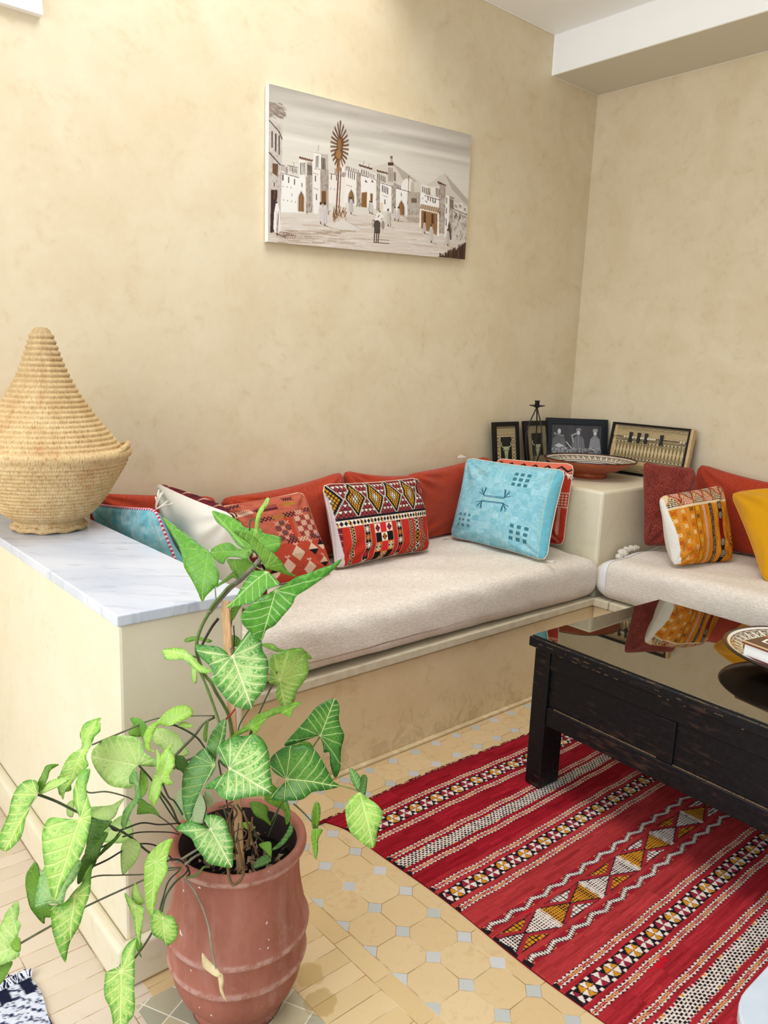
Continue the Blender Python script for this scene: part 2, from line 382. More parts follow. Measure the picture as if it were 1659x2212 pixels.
# leaves : UV holds (x, y)/length with the midrib on x = 0
def leafmat(name, base, dark, pale, vein, kv, kp, edge=None):
    t = NT(name, .38, .45); uv = t.attr('leafuv', 'Vector'); x, y, _ = t.xyz(uv); s = x.abs()
    q = y - s * .8 + s * s * .5
    n1 = t.noise(uv, 3.2, 3); wob = (n1 - .5) * .10
    lat = ((q + wob) * 6.2).near() / 6.2
    ang = t.math('ARCTAN2', s, y); rad = t.math('SQRT', s * s + y * y)
    basal = ((ang + wob * 2) * 1.9).near() / 1.9 * rad
    lowr = q.lt(.03); d = (lat * (1 - lowr) + basal * lowr).mn(s)
    fine = t.noise(t.comb(s * 26, (q + wob) * 26, 0.), 1, 4, .7, .6); blot = t.noise(uv, 9, 4, .65, .5)
    e = t.attr('edge', 'Fac')
    v = t.mr(d + (fine - .5) * .006, .001, .009, 1., 0.); mid = t.mr(s, .004, .016, 1., 0.) * y.gt(-.02); v = v.mx(mid)
    hal = t.mr(d + (fine - .5) * .05, .0, .06, 1., 0.).mx(t.mr(fine * .6 + blot * .4 + e * .18, .50, .62))
    cc = t.mix(t.mr(blot, .35, .65), base, dark); cc = t.mix(hal * t.mr(e, .0, .3) * kp, cc, pale); cc = t.mix(v * kv, cc, vein)
    t.col(cc); t.bump(t.mr(d, 0., .025, 0., 1.) + fine * .12, .4, .003)
    tr = t.n.new('ShaderNodeBsdfTranslucent'); t.put(tr.inputs[0], t.mix(.6, cc, pale)); mx = t.n.new('ShaderNodeMixShader'); mx.inputs[0].default_value = .22
    t.t.links.new(t.b.outputs[0], mx.inputs[1]); t.t.links.new(tr.outputs[0], mx.inputs[2]); t.t.links.new(mx.outputs[0], t.n['Material Output'].inputs[0]); return t.m
LM = {
 'V2': leafmat('leaf_bright_white_veins', h(92, 160, 40), h(62, 128, 32), h(134, 190, 78), h(206, 232, 150), .8, .4),
 'G': leafmat('leaf_green', h(112, 172, 52), h(82, 146, 38), h(142, 196, 78), h(166, 210, 96), .5, .4),
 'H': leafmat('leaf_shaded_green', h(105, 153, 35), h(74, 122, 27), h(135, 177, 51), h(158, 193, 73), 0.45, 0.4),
 'V': leafmat('leaf_variegated', h(117, 177, 52), h(78, 141, 38), h(193, 220, 112), h(234, 238, 165), 0.75, 0.85),
 'W': leafmat('leaf_white_veined', h(96, 165, 60), h(55, 124, 46), h(197, 226, 142), h(245, 244, 190), 0.9, 0.9),
 'W2': leafmat('leaf_pale_veined', h(129, 169, 59), h(100, 145, 46), h(185, 206, 104), h(224, 228, 147), 0.7, 0.8),
 'P': leafmat('leaf_pale', h(158, 206, 86), h(96, 163, 57), h(197, 226, 118), h(228, 240, 158), 0.7, 0.9),
 'P2': leafmat('leaf_milky', h(183, 214, 115), h(131, 181, 86), h(208, 228, 146), h(232, 240, 173), 0.5, 0.8),
 'Q': leafmat('leaf_whitish', h(206, 224, 172), h(178, 206, 148), h(216, 230, 186), h(226, 238, 200), 0.3, 0.5),
 'Y': leafmat('leaf_young_lime', h(166, 208, 78), h(128, 182, 54), h(196, 226, 122), h(214, 238, 150), .45, .6),
 'Y2': leafmat('leaf_lime', h(126, 178, 48), h(92, 148, 36), h(160, 202, 78), h(186, 218, 104), .45, .4),
 'D': leafmat('leaf_dark_white_veins', h(65, 133, 35), h(41, 96, 28), h(137, 187, 70), h(224, 234, 161), 0.85, 0.5),
 'D2': leafmat('leaf_dark', h(78, 139, 57), h(51, 106, 43), h(131, 179, 88), h(201, 220, 142), 0.7, 0.55),
 'B': leafmat('leaf_bluish', h(113, 167, 83), h(80, 135, 70), h(148, 193, 104), h(170, 204, 118), 0.4, 0.5),
 'B2': leafmat('leaf_bluish_pale', h(152, 195, 107), h(100, 155, 81), h(187, 214, 137), h(216, 230, 161), 0.5, 0.6),
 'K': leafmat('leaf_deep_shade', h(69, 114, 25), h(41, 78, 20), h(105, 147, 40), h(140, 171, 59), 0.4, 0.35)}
def stemm(n, c): return simple('stem_' + n, c, .5, .4, (40, tuple(v * .6 for v in c[:3]) + (1,), None))
SM = dict(g=stemm('grey_green', h(112, 112, 84)), d=stemm('dark_green', h(72, 84, 52)), k=stemm('dark', h(48, 44, 36)), o=stemm('olive', h(104, 128, 60)), w=stemm('grey', h(150, 144, 124)), r=stemm('dry_root', h(122, 88, 56)), l=stemm('pale', h(176, 190, 168)), red=stemm('red_tie', h(170, 30, 50)), H=stemm('green', h(96, 136, 50)))
LM['X'] = simple('dried_leaf', h(222, 204, 160), .85, .15, (40, h(196, 172, 124), None))

# ------------------------------------------------------------------ the room
def struct(name, m, *boxes, bevel=0, pr=None):
    bm = bmesh.new()
    for b in boxes: box(bm, *b)
    if pr: prism(bm, *pr)
    o = bmo(name, bm, m, bevel=bevel); o['kind'] = 'structure'; return o
struct('floor', M_FLOOR, (-7.0, .2, -6.0, .2, -.1, 0))
struct('wall_back', M_WALL, (-7.0, .15, 0, .15, 0, 3.6))
struct('wall_right', M_WALL, (0, .15, -6.0, 0, 0, 3.6))
struct('ceiling', M_WHITE, (-1.75, .15, -6.0, .15, 3.331, 3.45))
struct('trim_1', M_WHITE, (-.4355, 0, -6.0, 0, 3.130, 3.331))         # dropped beam along the right wall
struct('trim_2', M_SOFF, (-.4355, 0, -6.0, 0, 3.125, 3.130))          # its underside, in the darker white with shade painted in
bm = bmesh.new(); prism(bm, [(-5.2, 2.637), (-3.158, 2.637), (-3.160, 2.70), (-3.152, 2.76), (-3.13, 2.83), (-3.09, 2.90), (-3.04, 2.96), (-3.04, 3.6), (-5.2, 3.6)], 0, .03,
    Matrix(((1, 0, 0, 0), (0, 0, -1, 0), (0, 1, 0, 0), (0, 0, 0, 1)))); o = bmo('trim_3', bm, M_WHITE); o['kind'] = 'structure'
bm = bmesh.new(); tube(bm, [(-.4355, -.002, 3.131), (-.4355, -.002, 3.331)], .004, 6); tube(bm, [(-.44, -.004, 3.127), (-.003, -.004, 3.127), (-.003, -6, 3.127)], .0035, 6)
o = bmo('trim_4', bm, M_WHITE); o['kind'] = 'structure'
bm = bmesh.new(); tube(bm, [(-1.75, -.003, 3.333), (-.436, -.003, 3.333), (-.438, -6, 3.333)], .004, 6)
o = bmo('trim_5', bm, M_WHITE); o['kind'] = 'structure'
# masonry bench (two seats, end block, corner block) as built-in structure
bench = thing('masonry_bench', 'built in plastered masonry bench wrapping the room corner, with tall end block and corner block', 'bench', (0, 0, 0)); bench['kind'] = 'structure'
def blk(name, m, x0, x1, y0, y1, z0, z1, bev, **kw):
    bm = bmesh.new(); box(bm, x0, x1, y0, y1, z0, z1); return bmo(name, bm, m, bench, bevel=bev)
blk('end_block', M_BLOCK, -3.4658, -3.138, -1.2965, 0, 0, .932, .008)                      # end block
bm = bmesh.new()
pl = [(-3.500, 0), (-3.500, -1.330), (-3.138, -1.330), (-3.138, -1.2965), (-3.4658, -1.2965), (-3.4658, 0)]
prism(bm, pl, 0, .118); bmo('plinth', bm, M_BLOCK, bench, bevel=.012, seg=3)
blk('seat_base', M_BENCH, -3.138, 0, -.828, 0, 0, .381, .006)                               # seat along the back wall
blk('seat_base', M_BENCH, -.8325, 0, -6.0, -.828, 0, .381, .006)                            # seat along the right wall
blk('corner_block', M_BLOCK, -.822, 0, -.818, 0, .381, .9608, .014)                            # corner block
bm = bmesh.new(); prism(bm, [(-3.13, -.828), (-.84, -.828), (-.84, -.85), (-3.13, -.85)], 0, .012); bmo('floor_fillet', bm, M_BENCH, bench, bevel=.004)

def wthing(name, label, cat, loc, group=None): return thing(name, label, cat, loc, (0, 0, 0), group)
def part(name, bm, m, root, smooth=False, bevel=0, seg=2, label=None, local=False):
    o = bmo(name, bm, m, root, smooth, bevel, seg)
    if not local: o.location = -Vector(root.location)
    if label: o['label'] = label
    return o
# marble slab
bm = bmesh.new(); box(bm, -3.4720, -3.133, -1.3035, -.004, .932, .960)
tag(bmo('marble_worktop', bm, M_MARBLE, bevel=.004, seg=3), 'pale grey veined marble slab topping the end block of the bench', 'worktop')
# ledges of cream painted wood under the mattresses
def ledge(name, boxes, label, loc):
    r = wthing(name, label, 'ledge', loc)
    for i, b in enumerate(boxes):
        bm = bmesh.new(); box(bm, *b); part('board', bm, M_PAINTW, r, bevel=.006, seg=3)
    return r
ledge('seat_ledge', [(-3.134, -.845, -.846, -.10, .391, .428)], 'long cream wooden board edging the seat under the back wall mattress', (-2, -.84, .387))
ledge('seat_ledge', [(-.856, -.10, -.925, -.836, .387, .428), (-.856, -.10, -5.2, -.929, .387, .428)], 'short cream wooden boards with a dark joint edging the right hand seat', (-.85, -1.6, .387))

# mattresses with ecru throws
def mattress(name, label, x0, x1, y0, y1, z0, z1, front, loc, hem=None):
    r = wthing(name, label, 'mattress', loc)
    nx, ny = 200, 90; U = np.linspace(-1, 1, nx); V = np.linspace(-1, 1, ny)
    # cross-section swept along the seat : superellipse
    prof = []; n = 64
    for k in range(n + 1):
        a = -PI / 2 + PI * k / n
        prof.append((math.copysign(abs(math.cos(a)) ** .62, math.cos(a)), math.copysign(abs(math.sin(a)) ** .55, math.sin(a))))
    prof = [(0.2, -1)] + prof
    L = x1 - x0; m_ = 260; P = np.zeros((len(prof) , m_, 3)); t = np.linspace(0, 1, m_)
    e = np.minimum(t, 1 - t) * L; endr = np.clip(e / .085, 0, 1); fall = np.sqrt(1 - (1 - endr) ** 2)
    D = y1 - y0; zc = (z0 + z1) / 2; hh = (z1 - z0) / 2
    rr = np.random.default_rng(3)
    sag = .006 * np.sin(t * 9 + 1) + .003 * np.sin(t * 23 + 2)
    for i, (c, s) in enumerate(prof):
        bul = .5 + .5 * c
        depth = .16 * bul * .9
        yy = y0 - 0.012 + .105 * (1 - c)
        wr = .002 * np.sin(t * 37 + i * .18) * max(0, c) + .0015 * np.sin(t * 83 + i * .22 + 1) * max(0, c) + .004 * np.sin(t * 11 + i * .05)
        P[i, :, 0] = x0 + t * L + (.040 * np.clip((t - .9) / .1, 0, 1) ** 2 * min(1, max(0, c - .35) / .5) if c < 1.01 else 0)
        P[i, :, 1] = yy + (1 - fall) * .05 + wr
        zz = zc + s * hh * (.25 + .75 * fall)
        zz = zz + (sag if s > 0 else .012 * (np.sin(t * 5.5) + 1) * .5 * (1 if s < -.5 else .4))
        P[i, :, 2] = zz
    # flat top going to the wall
    k = 24; top = P[-1]; T = np.zeros((k, m_, 3))
    for j in range(k):
        f = (j + 1) / k; T[j] = top; T[j, :, 1] = top[:, 1] + (y1 - top[:, 1]) * f; T[j, :, 2] = top[:, 2] + .012 * math.sin(f * PI) * fall + .004 * np.sin(t * 31 + j * .7)
    P = np.concatenate([P, T], 0)
    if front == 'x':      # rotate so the front faces -X ; param along -Y
        Q = P.copy(); Q[..., 0] = P[..., 1]; Q[..., 1] = P[..., 0]; P = Q
    o = gridmesh('throw', [(P, np.array([.88, .84, .78]))], M_SHEET, r); o.location = -Vector(r.location)
    # end caps
    for idx in (0, m_ - 1):
        bm = bmesh.new()
        vs = [bm.verts.new(P[i, idx]) for i in range(P.shape[0])]; vs.append(bm.verts.new((P[-1, idx][0], P[-1, idx][1], z0))); bm.faces.new(vs)
        part('side_panel', bm, M_SHEET, r)
    if hem:
        bm = bmesh.new(); i0 = 1 if hem == 'lo' else m_ - 2; j = 5 if hem == 'lo' else m_ - 6; j0 = 0 if hem == 'lo' else m_ - 1
        rows = [[bm.verts.new(Vector(P[i, q]) + Vector((-.003, 0, .002))) for i in range(2, P.shape[0] - 12)] for q in (j0, (j0 + j) // 2, j)]
        for a, b in zip(rows, rows[1:]):
            for i in range(len(a) - 1): bm.faces.new((a[i], a[i + 1], b[i + 1], b[i]))
        part('hem_band', bm, M_HEM, r, smooth=True, label='white hem tape')
    return r
mattress('seat_mattress', 'long ecru covered mattress on the seat under the painting', -3.13, -.835, -.838, -.02, .430, .641, 'y', (-2, -.5, .43))
r2 = mattress('seat_mattress', 'ecru covered mattress with white hem on the right hand seat behind the black table', -4.9, -.850, -.845, -.02, .430, .641, 'x', (-.5, -2.5, .43), hem='hi')
# knotted corners of the throw
bm = bmesh.new()
for (x, y, z, s) in [(-.66, -.862, .640, .026), (-.62, -.858, .650, .020), (-.70, -.865, .628, .018), (-.57, -.855, .648, .022), (-.53, -.855, .646, .018)]:
    bmesh.ops.create_icosphere(bm, subdivisions=3, radius=s, matrix=Matrix.Translation((x, y, z)) @ Matrix.Diagonal((1.2, .9, .8, 1)))
for v in bm.verts: v.co += Vector((math.sin(v.co.z * 300), math.cos(v.co.x * 260), math.sin(v.co.y * 280))) * .003
part('knotted_corner', bm, M_CREAM, r2, smooth=True, label='cream knotted corner of the throw')

# ------------------------------------------------------------------ cushions
def warp_pillow(TL, TR, BR, BL, th, nx, ny, pinch=.06, sag=0, seed=1, puff=.5, back_frac=1.0):
    """front/back point grids of a stuffed cushion spanned by four corners"""
    TL, TR, BR, BL = (np.array(p, float) for p in (TL, TR, BR, BL))
    u = np.linspace(0, 1, nx)[None, :]; v = np.linspace(0, 1, ny)[:, None]
    a = 2 * u - 1; b = 2 * v - 1
    uu = .5 + .5 * a * (1 - pinch * (1 - b ** 2)); vv = .5 + .5 * b * (1 - pinch * (1 - a ** 2))
    uu, vv = np.broadcast_arrays(uu, vv); vv = vv + sag * (1 - a ** 2) * (1 - vv)
    cr = np.clip((np.abs(a) - .84) / .16, 0, 1) * np.clip((np.abs(b) - .84) / .16, 0, 1); uu = .5 + (uu - .5) * (1 - .045 * cr); vv = .5 + (vv - .5) * (1 - .045 * cr)
    U3 = uu[..., None]; V3 = vv[..., None]
    P = (TL * (1 - U3) + TR * U3) * (1 - V3) + (BL * (1 - U3) + BR * U3) * V3
    n = np.cross(TR - TL, TL - BL); n /= np.linalg.norm(n)
    k = np.clip((1 - np.abs(a) ** 2.6) * (1 - np.abs(b) ** 2.6), 0, 1) ** puff
    k = np.broadcast_to(k, uu.shape)
    r = np.random.default_rng(seed); ph = r.uniform(0, 6.28, 8)
    wr = .006 * np.sin(uu * 5 + vv * 3 + ph[0]) + .004 * np.sin(vv * 9 - uu * 4 + ph[1]) + .003 * np.sin(uu * 14 + ph[2]) * np.sin(vv * 11 + ph[3])
    for ca in (-1, 1):
        for cb in (-1, 1):
            da = a - ca; db = b - cb; rr = np.hypot(da, db); an = np.arctan2(db, da); wr = wr + .007 * np.sin(an * 11 + ph[4] + ca * 2 + cb) * np.exp(-((rr - .45) / .3) ** 2)
    off = (th / 2 * 1.12 * k + wr * np.clip(k * 1.6, 0, 1))[..., None]
    return P + n * off, P - n * off * back_frac, P, n
def cushion(name, label, corners, th, canvas, back, m, mback, pipe=None, nx=150, ny=130, seed=1, pinch=.06, sag=0, prad=.0026, group=None, tassels=None, puff=.5, cat='cushion', backlabel=None):
    cs = [Vector(c) for c in corners]; loc = sum(cs, Vector()) / 4; loc.z = min(c.z for c in cs)
    r = wthing(name, label, cat, tuple(loc), group)
    Fp, Bp, E_, n = warp_pillow(*corners, th, nx, ny, pinch, sag, seed, puff)
    if canvas is not None:
        uu, vv = np.meshgrid(np.linspace(0, 1, nx), np.linspace(0, 1, ny)); col = canvas.sample(uu * canvas.W / canvas.k, vv * canvas.H / canvas.k)
    else: col = np.array([.5, .5, .5])
    o = gridmesh('cover_front', [(Fp, col)], m, r); o.location = -loc
    s2 = (slice(None, None, 1), slice(None, None, 1))
    o = gridmesh('cover_back', [(Bp[:, ::-1], np.array(back) / 255.)], mback, r); o.location = -loc
    if backlabel: o['label'] = backlabel
    if pipe is not None:
        edge = np.concatenate([E_[0, :-1:4], E_[:-1:4, -1], E_[-1, :0:-4], E_[:0:-4, 0]])
        bm = bmesh.new(); tube(bm, [Vector(p) for p in edge], prad, 6, closed=True); part('piping', bm, pipe, r, smooth=True)
    return r, Fp, E_, n
W_, K_, Y_, O_, RD, MR = (236, 226, 208), (26, 22, 26), (212, 150, 34), (196, 104, 60), (196, 44, 28), (150, 52, 60)
# kilim cushion black / red
def cv_kilim():
    c = Cv(600, 440, K_, 1.0); X_, Y2 = c.xx, c.yy
    a = c.a
    # triangles
    tx = X_ / 21.; ty = Y2 / 17.; row = np.floor(ty); fx = (tx + .5 * (row % 2)) % 1; fy = ty % 1
    up = np.abs(fx - .5) < fy * .5 - .08; dn = np.abs(((fx + .5) % 1) - .5) < (1 - fy) * .5 - .08
    z = Y2 < 196
    a[z & up] = np.array((150, 56, 60)) / 255; a[z & dn] = np.array(W_) / 255
    alt = (np.floor(ty) % 2 == 0) & dn & z; a[alt] = np.array((150, 56, 60)) / 255
    for i in range(-1, 6):
        cx = 112 + i * 112; cy = 92; hw, hh = 56, 112
        d = np.abs(X_ - cx) / hw + np.abs(Y2 - cy) / hh; m = d < 1
        a[m] = np.array(K_) / 255
        zig = (d > .84) & m & (Y2 < 200) & (((X_ * .3 + Y2 * 1.0) % 7.5 < 3.2) | (np.abs(d - .92) < .022)); a[zig] = np.array((232, 226, 206)) / 255
        p = (X_ - cx) / 13. + (Y2 - cy) / 26.; q = (X_ - cx) / 13. - (Y2 - cy) / 26.
        cell = (np.abs(p % 1 - .5) < .38) & (np.abs(q % 1 - .5) < .38) & (d < .72)
        a[cell] = np.array(Y_ if i < 4 else (200, 70, 60)) / 255; a[cell & (d < .30)] = np.array((240, 232, 216)) / 255
    c.rect(0, 188, 600, 200, K_); c.rect(0, 200, 600, 236, W_)
    for i in range(32):
        x = i * 19 + 8; c.poly([(x, 203), (x + 8, 218), (x, 233), (x - 8, 218)], K_ if i % 2 == 0 else (60, 36, 40)); 
        if i % 3 == 0: c.rect(x - 9, 203, x - 2, 217, Y_); c.rect(x + 2, 219, x + 9, 233, Y_)
    c.rect(0, 236, 600, 440, (190, 50, 36))
    def flowers(x0, x1, cols, step=44):
        c.rect(x0, 238, x1, 440, K_); cx = (x0 + x1) / 2
        for j in range(5):
            cy = 262 + j * step; k = cols[j % len(cols)]
            for t in range(8):
                an = t * PI / 4; c.line([(cx, cy), (cx + 13 * math.cos(an), cy + 17 * math.sin(an))], 4.2, k)
        for xx in (x0, x1): c.line([(xx, 238), (xx, 440)], 3, (226, 178, 150))
    flowers(128, 158, [W_, (206, 130, 60), W_, (200, 50, 60), W_]); flowers(322, 352, [W_, (200, 120, 50), W_, (200, 50, 60), W_])
    for (x0, x1) in ((58, 76), (404, 424), (498, 520)):
        c.rect(x0, 238, x1, 440, K_); cx = (x0 + x1) / 2
        for j in range(13): c.line([(cx - 6, 242 + j * 16), (cx + 6, 250 + j * 16), (cx - 6, 258 + j * 16)], 2.2, (226, 200, 150)); c.ell(cx, 250 + j * 16, 3, 4, (200, 140, 60))
        for xx in (x0, x1): c.line([(xx, 238), (xx, 440)], 2.5, (226, 178, 150))
    c.rect(444, 238, 480, 440, K_)
    for j in range(9):
        k = W_ if (j // 3) != 1 else Y_; cy = 252 + j * 23
        c.line([(448, cy - 9), (476, cy + 9)], 4.5, k); c.line([(476, cy - 9), (448, cy + 9)], 4.5, k)
    for xx in (444, 480): c.line([(xx, 238), (xx, 440)], 2.5, (226, 178, 150))
    for i, x0 in enumerate((186, 222, 258, 294)[:3]):
        for j in range(4):
            y0 = 240 + j * 52; red = (i + j) % 2 == 1
            if i == 1 and j % 2 == 0: c.rect(x0, y0, x0 + 36, y0 + 50, (216, 44, 50))
            elif i != 1 and j % 2 == 1: c.rect(x0, y0, x0 + 36, y0 + 50, (20, 18, 22))
            else:
                c.rect(x0, y0, x0 + 36, y0 + 50, W_ if j < 2 else (208, 130, 60)); k = [(150, 50, 62), (204, 110, 40), (232, 226, 206), (222, 180, 150)][j]
                c.poly([(x0 + 18, y0 + 2), (x0 + 33, y0 + 25), (x0 + 18, y0 + 48), (x0 + 3, y0 + 25)], K_)
                for (dx, dy) in [(0, -14), (-6, -5), (6, -5), (0, 3), (-6, 11), (6, 11), (0, 19)]:
                    c.ell(x0 + 18 + dx, y0 + 23 + dy, 4.4, 5.2, k)
    c.line([(186, 238), (186, 440)], 2.5, (226, 178, 150)); c.line([(294, 238), (294, 440)], 2.5, (226, 178, 150))
    c.rect(0, 238, 26, 440, (120, 40, 46))
    for j in range(12): c.line([(2, 244 + j * 18), (24, 252 + j * 18)], 3, (216, 180, 140) if j % 2 else K_)
    c.rect(574, 238, 600, 440, (150, 80, 40)); c.line([(574, 238), (574, 440)], 3, (226, 190, 160))
    for j in range(12): c.line([(578, 244 + j * 18), (598, 252 + j * 18)], 3, (216, 190, 150) if j % 2 else K_)
    c.poly([(0, 40), (7, 120), (12, 260), (24, 360), (44, 440), (0, 440)], (224, 210, 210))
    return c.grain(.018, 2, 3)
KIL = cv_kilim()
SEAT = .655
cushion('kilim_cushion', 'black white and red kilim cushion with row of yellow diamonds, leaning on the rust bolsters', [(-2.135, -.265, 1.016), (-1.532, -.245, 1.002), (-1.535, -.345, .660), (-2.125, -.365, .655)], .17, KIL, (228, 214, 214), M_KILIM, M_CREAM, M_PIPE, 300, 230, 2, .05, -.0)

def cv_coral():
    c = Cv(400, 400, (186, 96, 74), 1.0); X_, Y2 = c.xx, c.yy
    n = RNG.normal(0, .02, (c.H // 6 + 1, c.W // 30 + 1)); c.a = np.clip(c.a + np.repeat(np.repeat(n, 6, 0), 30, 1)[:c.H, :c.W, None], 0, 1)
    c.rect(0, 240, 400, 400, (184, 62, 42), .75); c.rect(215, 120, 255, 220, (190, 62, 42), .8)
    CR = (222, 190, 164); DK = (44, 20, 36); OL = (164, 118, 44); BR = (92, 34, 40)
    def tuft(x, y, w, k, ah=12):
        c.rect(x, y, x + w, y + 12, k)
        for i in range(int(w // 7)): c.line([(x + 3 + i * 7, y), (x + 8 + i * 7, y - ah)], 3, k)
    def lace(x, y, w, k, s=9):
        for i in range(int(w // (2 * s)) + 1):
            q = x + i * 2 * s
            c.line([(q - s, y - s), (q + s, y + s)], 4.2, k); c.line([(q + s, y - s), (q - s, y + s)], 4.2, k)
            c.ell(q - s, y - s, 3.5, 3.5, k); c.ell(q + s, y + s, 3.5, 3.5, k); c.ell(q + s, y - s, 3.5, 3.5, k)
    tuft(20, 62, 76, CR); tuft(110, 62, 100, BR, 14); c.poly([(92, 60), (130, 56), (130, 74)], BR); tuft(250, 52, 54, OL, 14); c.poly([(228, 54), (260, 50), (262, 66)], OL)
    lace(262, 28, 54, DK, 7); lace(20, 20, 50, DK, 7)
    lace(104, 112, 62, DK); lace(170, 110, 56, OL); lace(232, 108, 44, DK); lace(290, 104, 30, CR); lace(338, 98, 36, DK)
    for i in range(3):
        for j in range(4):
            x0 = 160 + i * 26; y0 = 130 + j * 24; k = (i + j) % 2
            if k: 
                c.rect(x0, y0, x0 + 26, y0 + 22, BR if j % 2 else (74, 44, 50))
                for q in range(4): c.line([(x0 + 2, y0 + 3 + q * 5), (x0 + 24, y0 + 3 + q * 5)], 1.4, (176, 130, 110))
            else: c.line([(x0 + 3, y0 + 3), (x0 + 23, y0 + 19)], 3, CR); c.line([(x0 + 23, y0 + 3), (x0 + 3, y0 + 19)], 3, CR)
    for i in range(4):
        for j in range(4):
            x0 = 268 + i * 27; y0 = 120 + j * 25; k = (i + j) % 2
            if k: lace(x0 + 13, y0 + 12, 4, (118, 32, 46), 8)
            else: 
                c.rect(x0 + 1, y0 + 1, x0 + 26, y0 + 24, (216, 180, 156))
                for q in range(4): c.line([(x0 + 3, y0 + 4 + q * 5.4), (x0 + 24, y0 + 4 + q * 5.4)], 1.2, (190, 120, 100))
    lace(60, 232, 60, DK); lace(200, 232, 40, DK); lace(262, 230, 48, CR); lace(330, 224, 34, DK); c.rect(368, 208, 392, 230, (150, 130, 140))
    for (x, y, s, k, k2) in [(225, 290, 34, CR, (208, 170, 140)), (310, 280, 28, CR, K_), (372, 262, 26, K_, CR), (170, 340, 34, (224, 182, 164), CR), (270, 362, 28, CR, CR), (60, 300, 34, CR, K_), (110, 350, 28, K_, CR), (350, 345, 24, CR, K_)]:
        c.poly([(x, y - s), (x + s, y + 4), (x - s, y + 4)], k); c.poly([(x, y + s * 1.1), (x + s, y + 4), (x - s, y + 4)], k2)
        for q in (-1, 1): c.line([(x, y - s), (x + q * 9, y - s - 12)], 3.6, k); c.line([(x, y - s - 8), (x + q * 12, y - s - 6)], 3, k)
    c.line([(392, 0), (392, 400)], 3, (224, 190, 170)); c.line([(6, 0), (6, 400)], 5, (214, 160, 150))
    return c.grain(.02, 2, 5)
cushion('coral_cushion', 'coral embroidered cushion with checks and zigzags, behind the tall plant', [(-2.645, -.27, .962), (-2.235, -.27, .992), (-2.165, -.40, .650), (-2.60, -.44, .652)], .15, cv_coral(), (228, 206, 204), M_KILIM, M_CREAM, M_PIPE, 210, 190, 4, .03)

# turquoise cushion
def cv_turq():
    c = Cv(400, 380, (142, 196, 208), 1.0); r = np.random.default_rng(8)
    for cell, amp in ((26, .022), (9, .018), (3, .014)):
        g = r.normal(0, amp, (c.H // cell + 2, c.W // cell + 2)); g = np.repeat(np.repeat(g, cell, 0), cell, 1)[:c.H, :c.W]; c.a += g[..., None] * np.array([1.3, .8, .7])
    c.a = np.clip(c.a, 0, 1)
    DT = (30, 84, 104); LT = (166, 202, 200)
    def nine(x, y, s=24, k=DT, w=14):
        for i in range(3):
            for j in range(3):
                x0 = x + i * s; y0 = y + j * s; c.rect(x0, y0, x0 + w, y0 + w, k, .85)
                c.rect(x0 + 3, y0 + 3, x0 + w - 3, y0 + w - 3, (70, 130, 146), .8)
        c.rect(x + s - 9, y + 2, x + s - 2, y + 2 * s + 12, LT, .6); c.rect(x + 2 * s - 9, y + 2, x + 2 * s - 2, y + 2 * s + 12, LT, .5)
    nine(232, 42); nine(262, 268, 26); nine(34, 262, 24, (84, 124, 142), 12)
    for q in range(2):
        c.line([(130, 166 + q * 5), (214, 162 + q * 5)], 2.4, DT)
        c.line([(130, 192 + q * 4), (214, 186 + q * 4)], 2.4, DT)
    c.rect(128, 172, 216, 184, LT, .7)
    for (x, y, sx, sy) in [(132, 166, -1, -1), (214, 162, 1, -1), (130, 192, -1, 1), (214, 188, 1, 1)]:
        for d in (0, 5): c.line([(x, y), (x + sx * (26 - d), y + sy * (10 + d * 3))], 3, DT); c.line([(x + sx * 4, y), (x - sx * (2 - d), y + sy * 36)], 3, DT); c.line([(x + sx * 6, y + sy * 6), (x + sx * 18, y + sy * 34)], 2, DT)
    for i in range(22): c.ell(60 + r.uniform(0, 60), 46 + r.uniform(0, 40), 5, 2.5, [(206, 208, 168), (176, 160, 158), (190, 206, 196)][i % 3], .5)
    for i in range(26): c.ell(70 + r.uniform(0, 180), 225 + r.uniform(0, 36), 9, 4, (170, 204, 196), .35)
    c.line([(368, 0), (372, 380)], 3.5, (168, 196, 180)); c.rect(373, 0, 400, 380, (90, 176, 196), .55)
    return c.grain(.012, 1, 9)
TQ, TF, TE, tn = cushion('turquoise_cushion', 'large turquoise cushion with faded dark motifs and white braided edge, near the corner block', [(-1.154, -.200, 1.076), (-.985, -.705, 1.065), (-1.226, -.811, .662), (-1.267, -.220, .671)], .16, cv_turq(), (120, 186, 200), M_KILIM, M_KILIM, M_PIPE, 260, 230, 6, .035)
def tassel(root, p, d, name='tassel', m=M_CREAM, n=5, L=.04, label=None):
    bm = bmesh.new(); p = Vector(p); d = Vector(d).normalized()
    for i in range(n):
        o_ = Vector((random.uniform(-1, 1), random.uniform(-1, 1), random.uniform(-1, 1))) * .3
        tube(bm, [p, p + (d + o_ * .5) * L * .5, p + (d + o_) * L], .0025, 5)
    return part(name, bm, m, root, smooth=True, label=label)
tassel(TQ, (-1.154, -.200, 1.076), (-.8, .6, .25)); tassel(TQ, (-.985, -.705, 1.05), (0, -1, -.6)); tassel(TQ, (-1.226, -.811, .664), (.2, -1, .2)); tassel(TQ, (-1.267, -.22, .671), (-.9, .2, -.4))

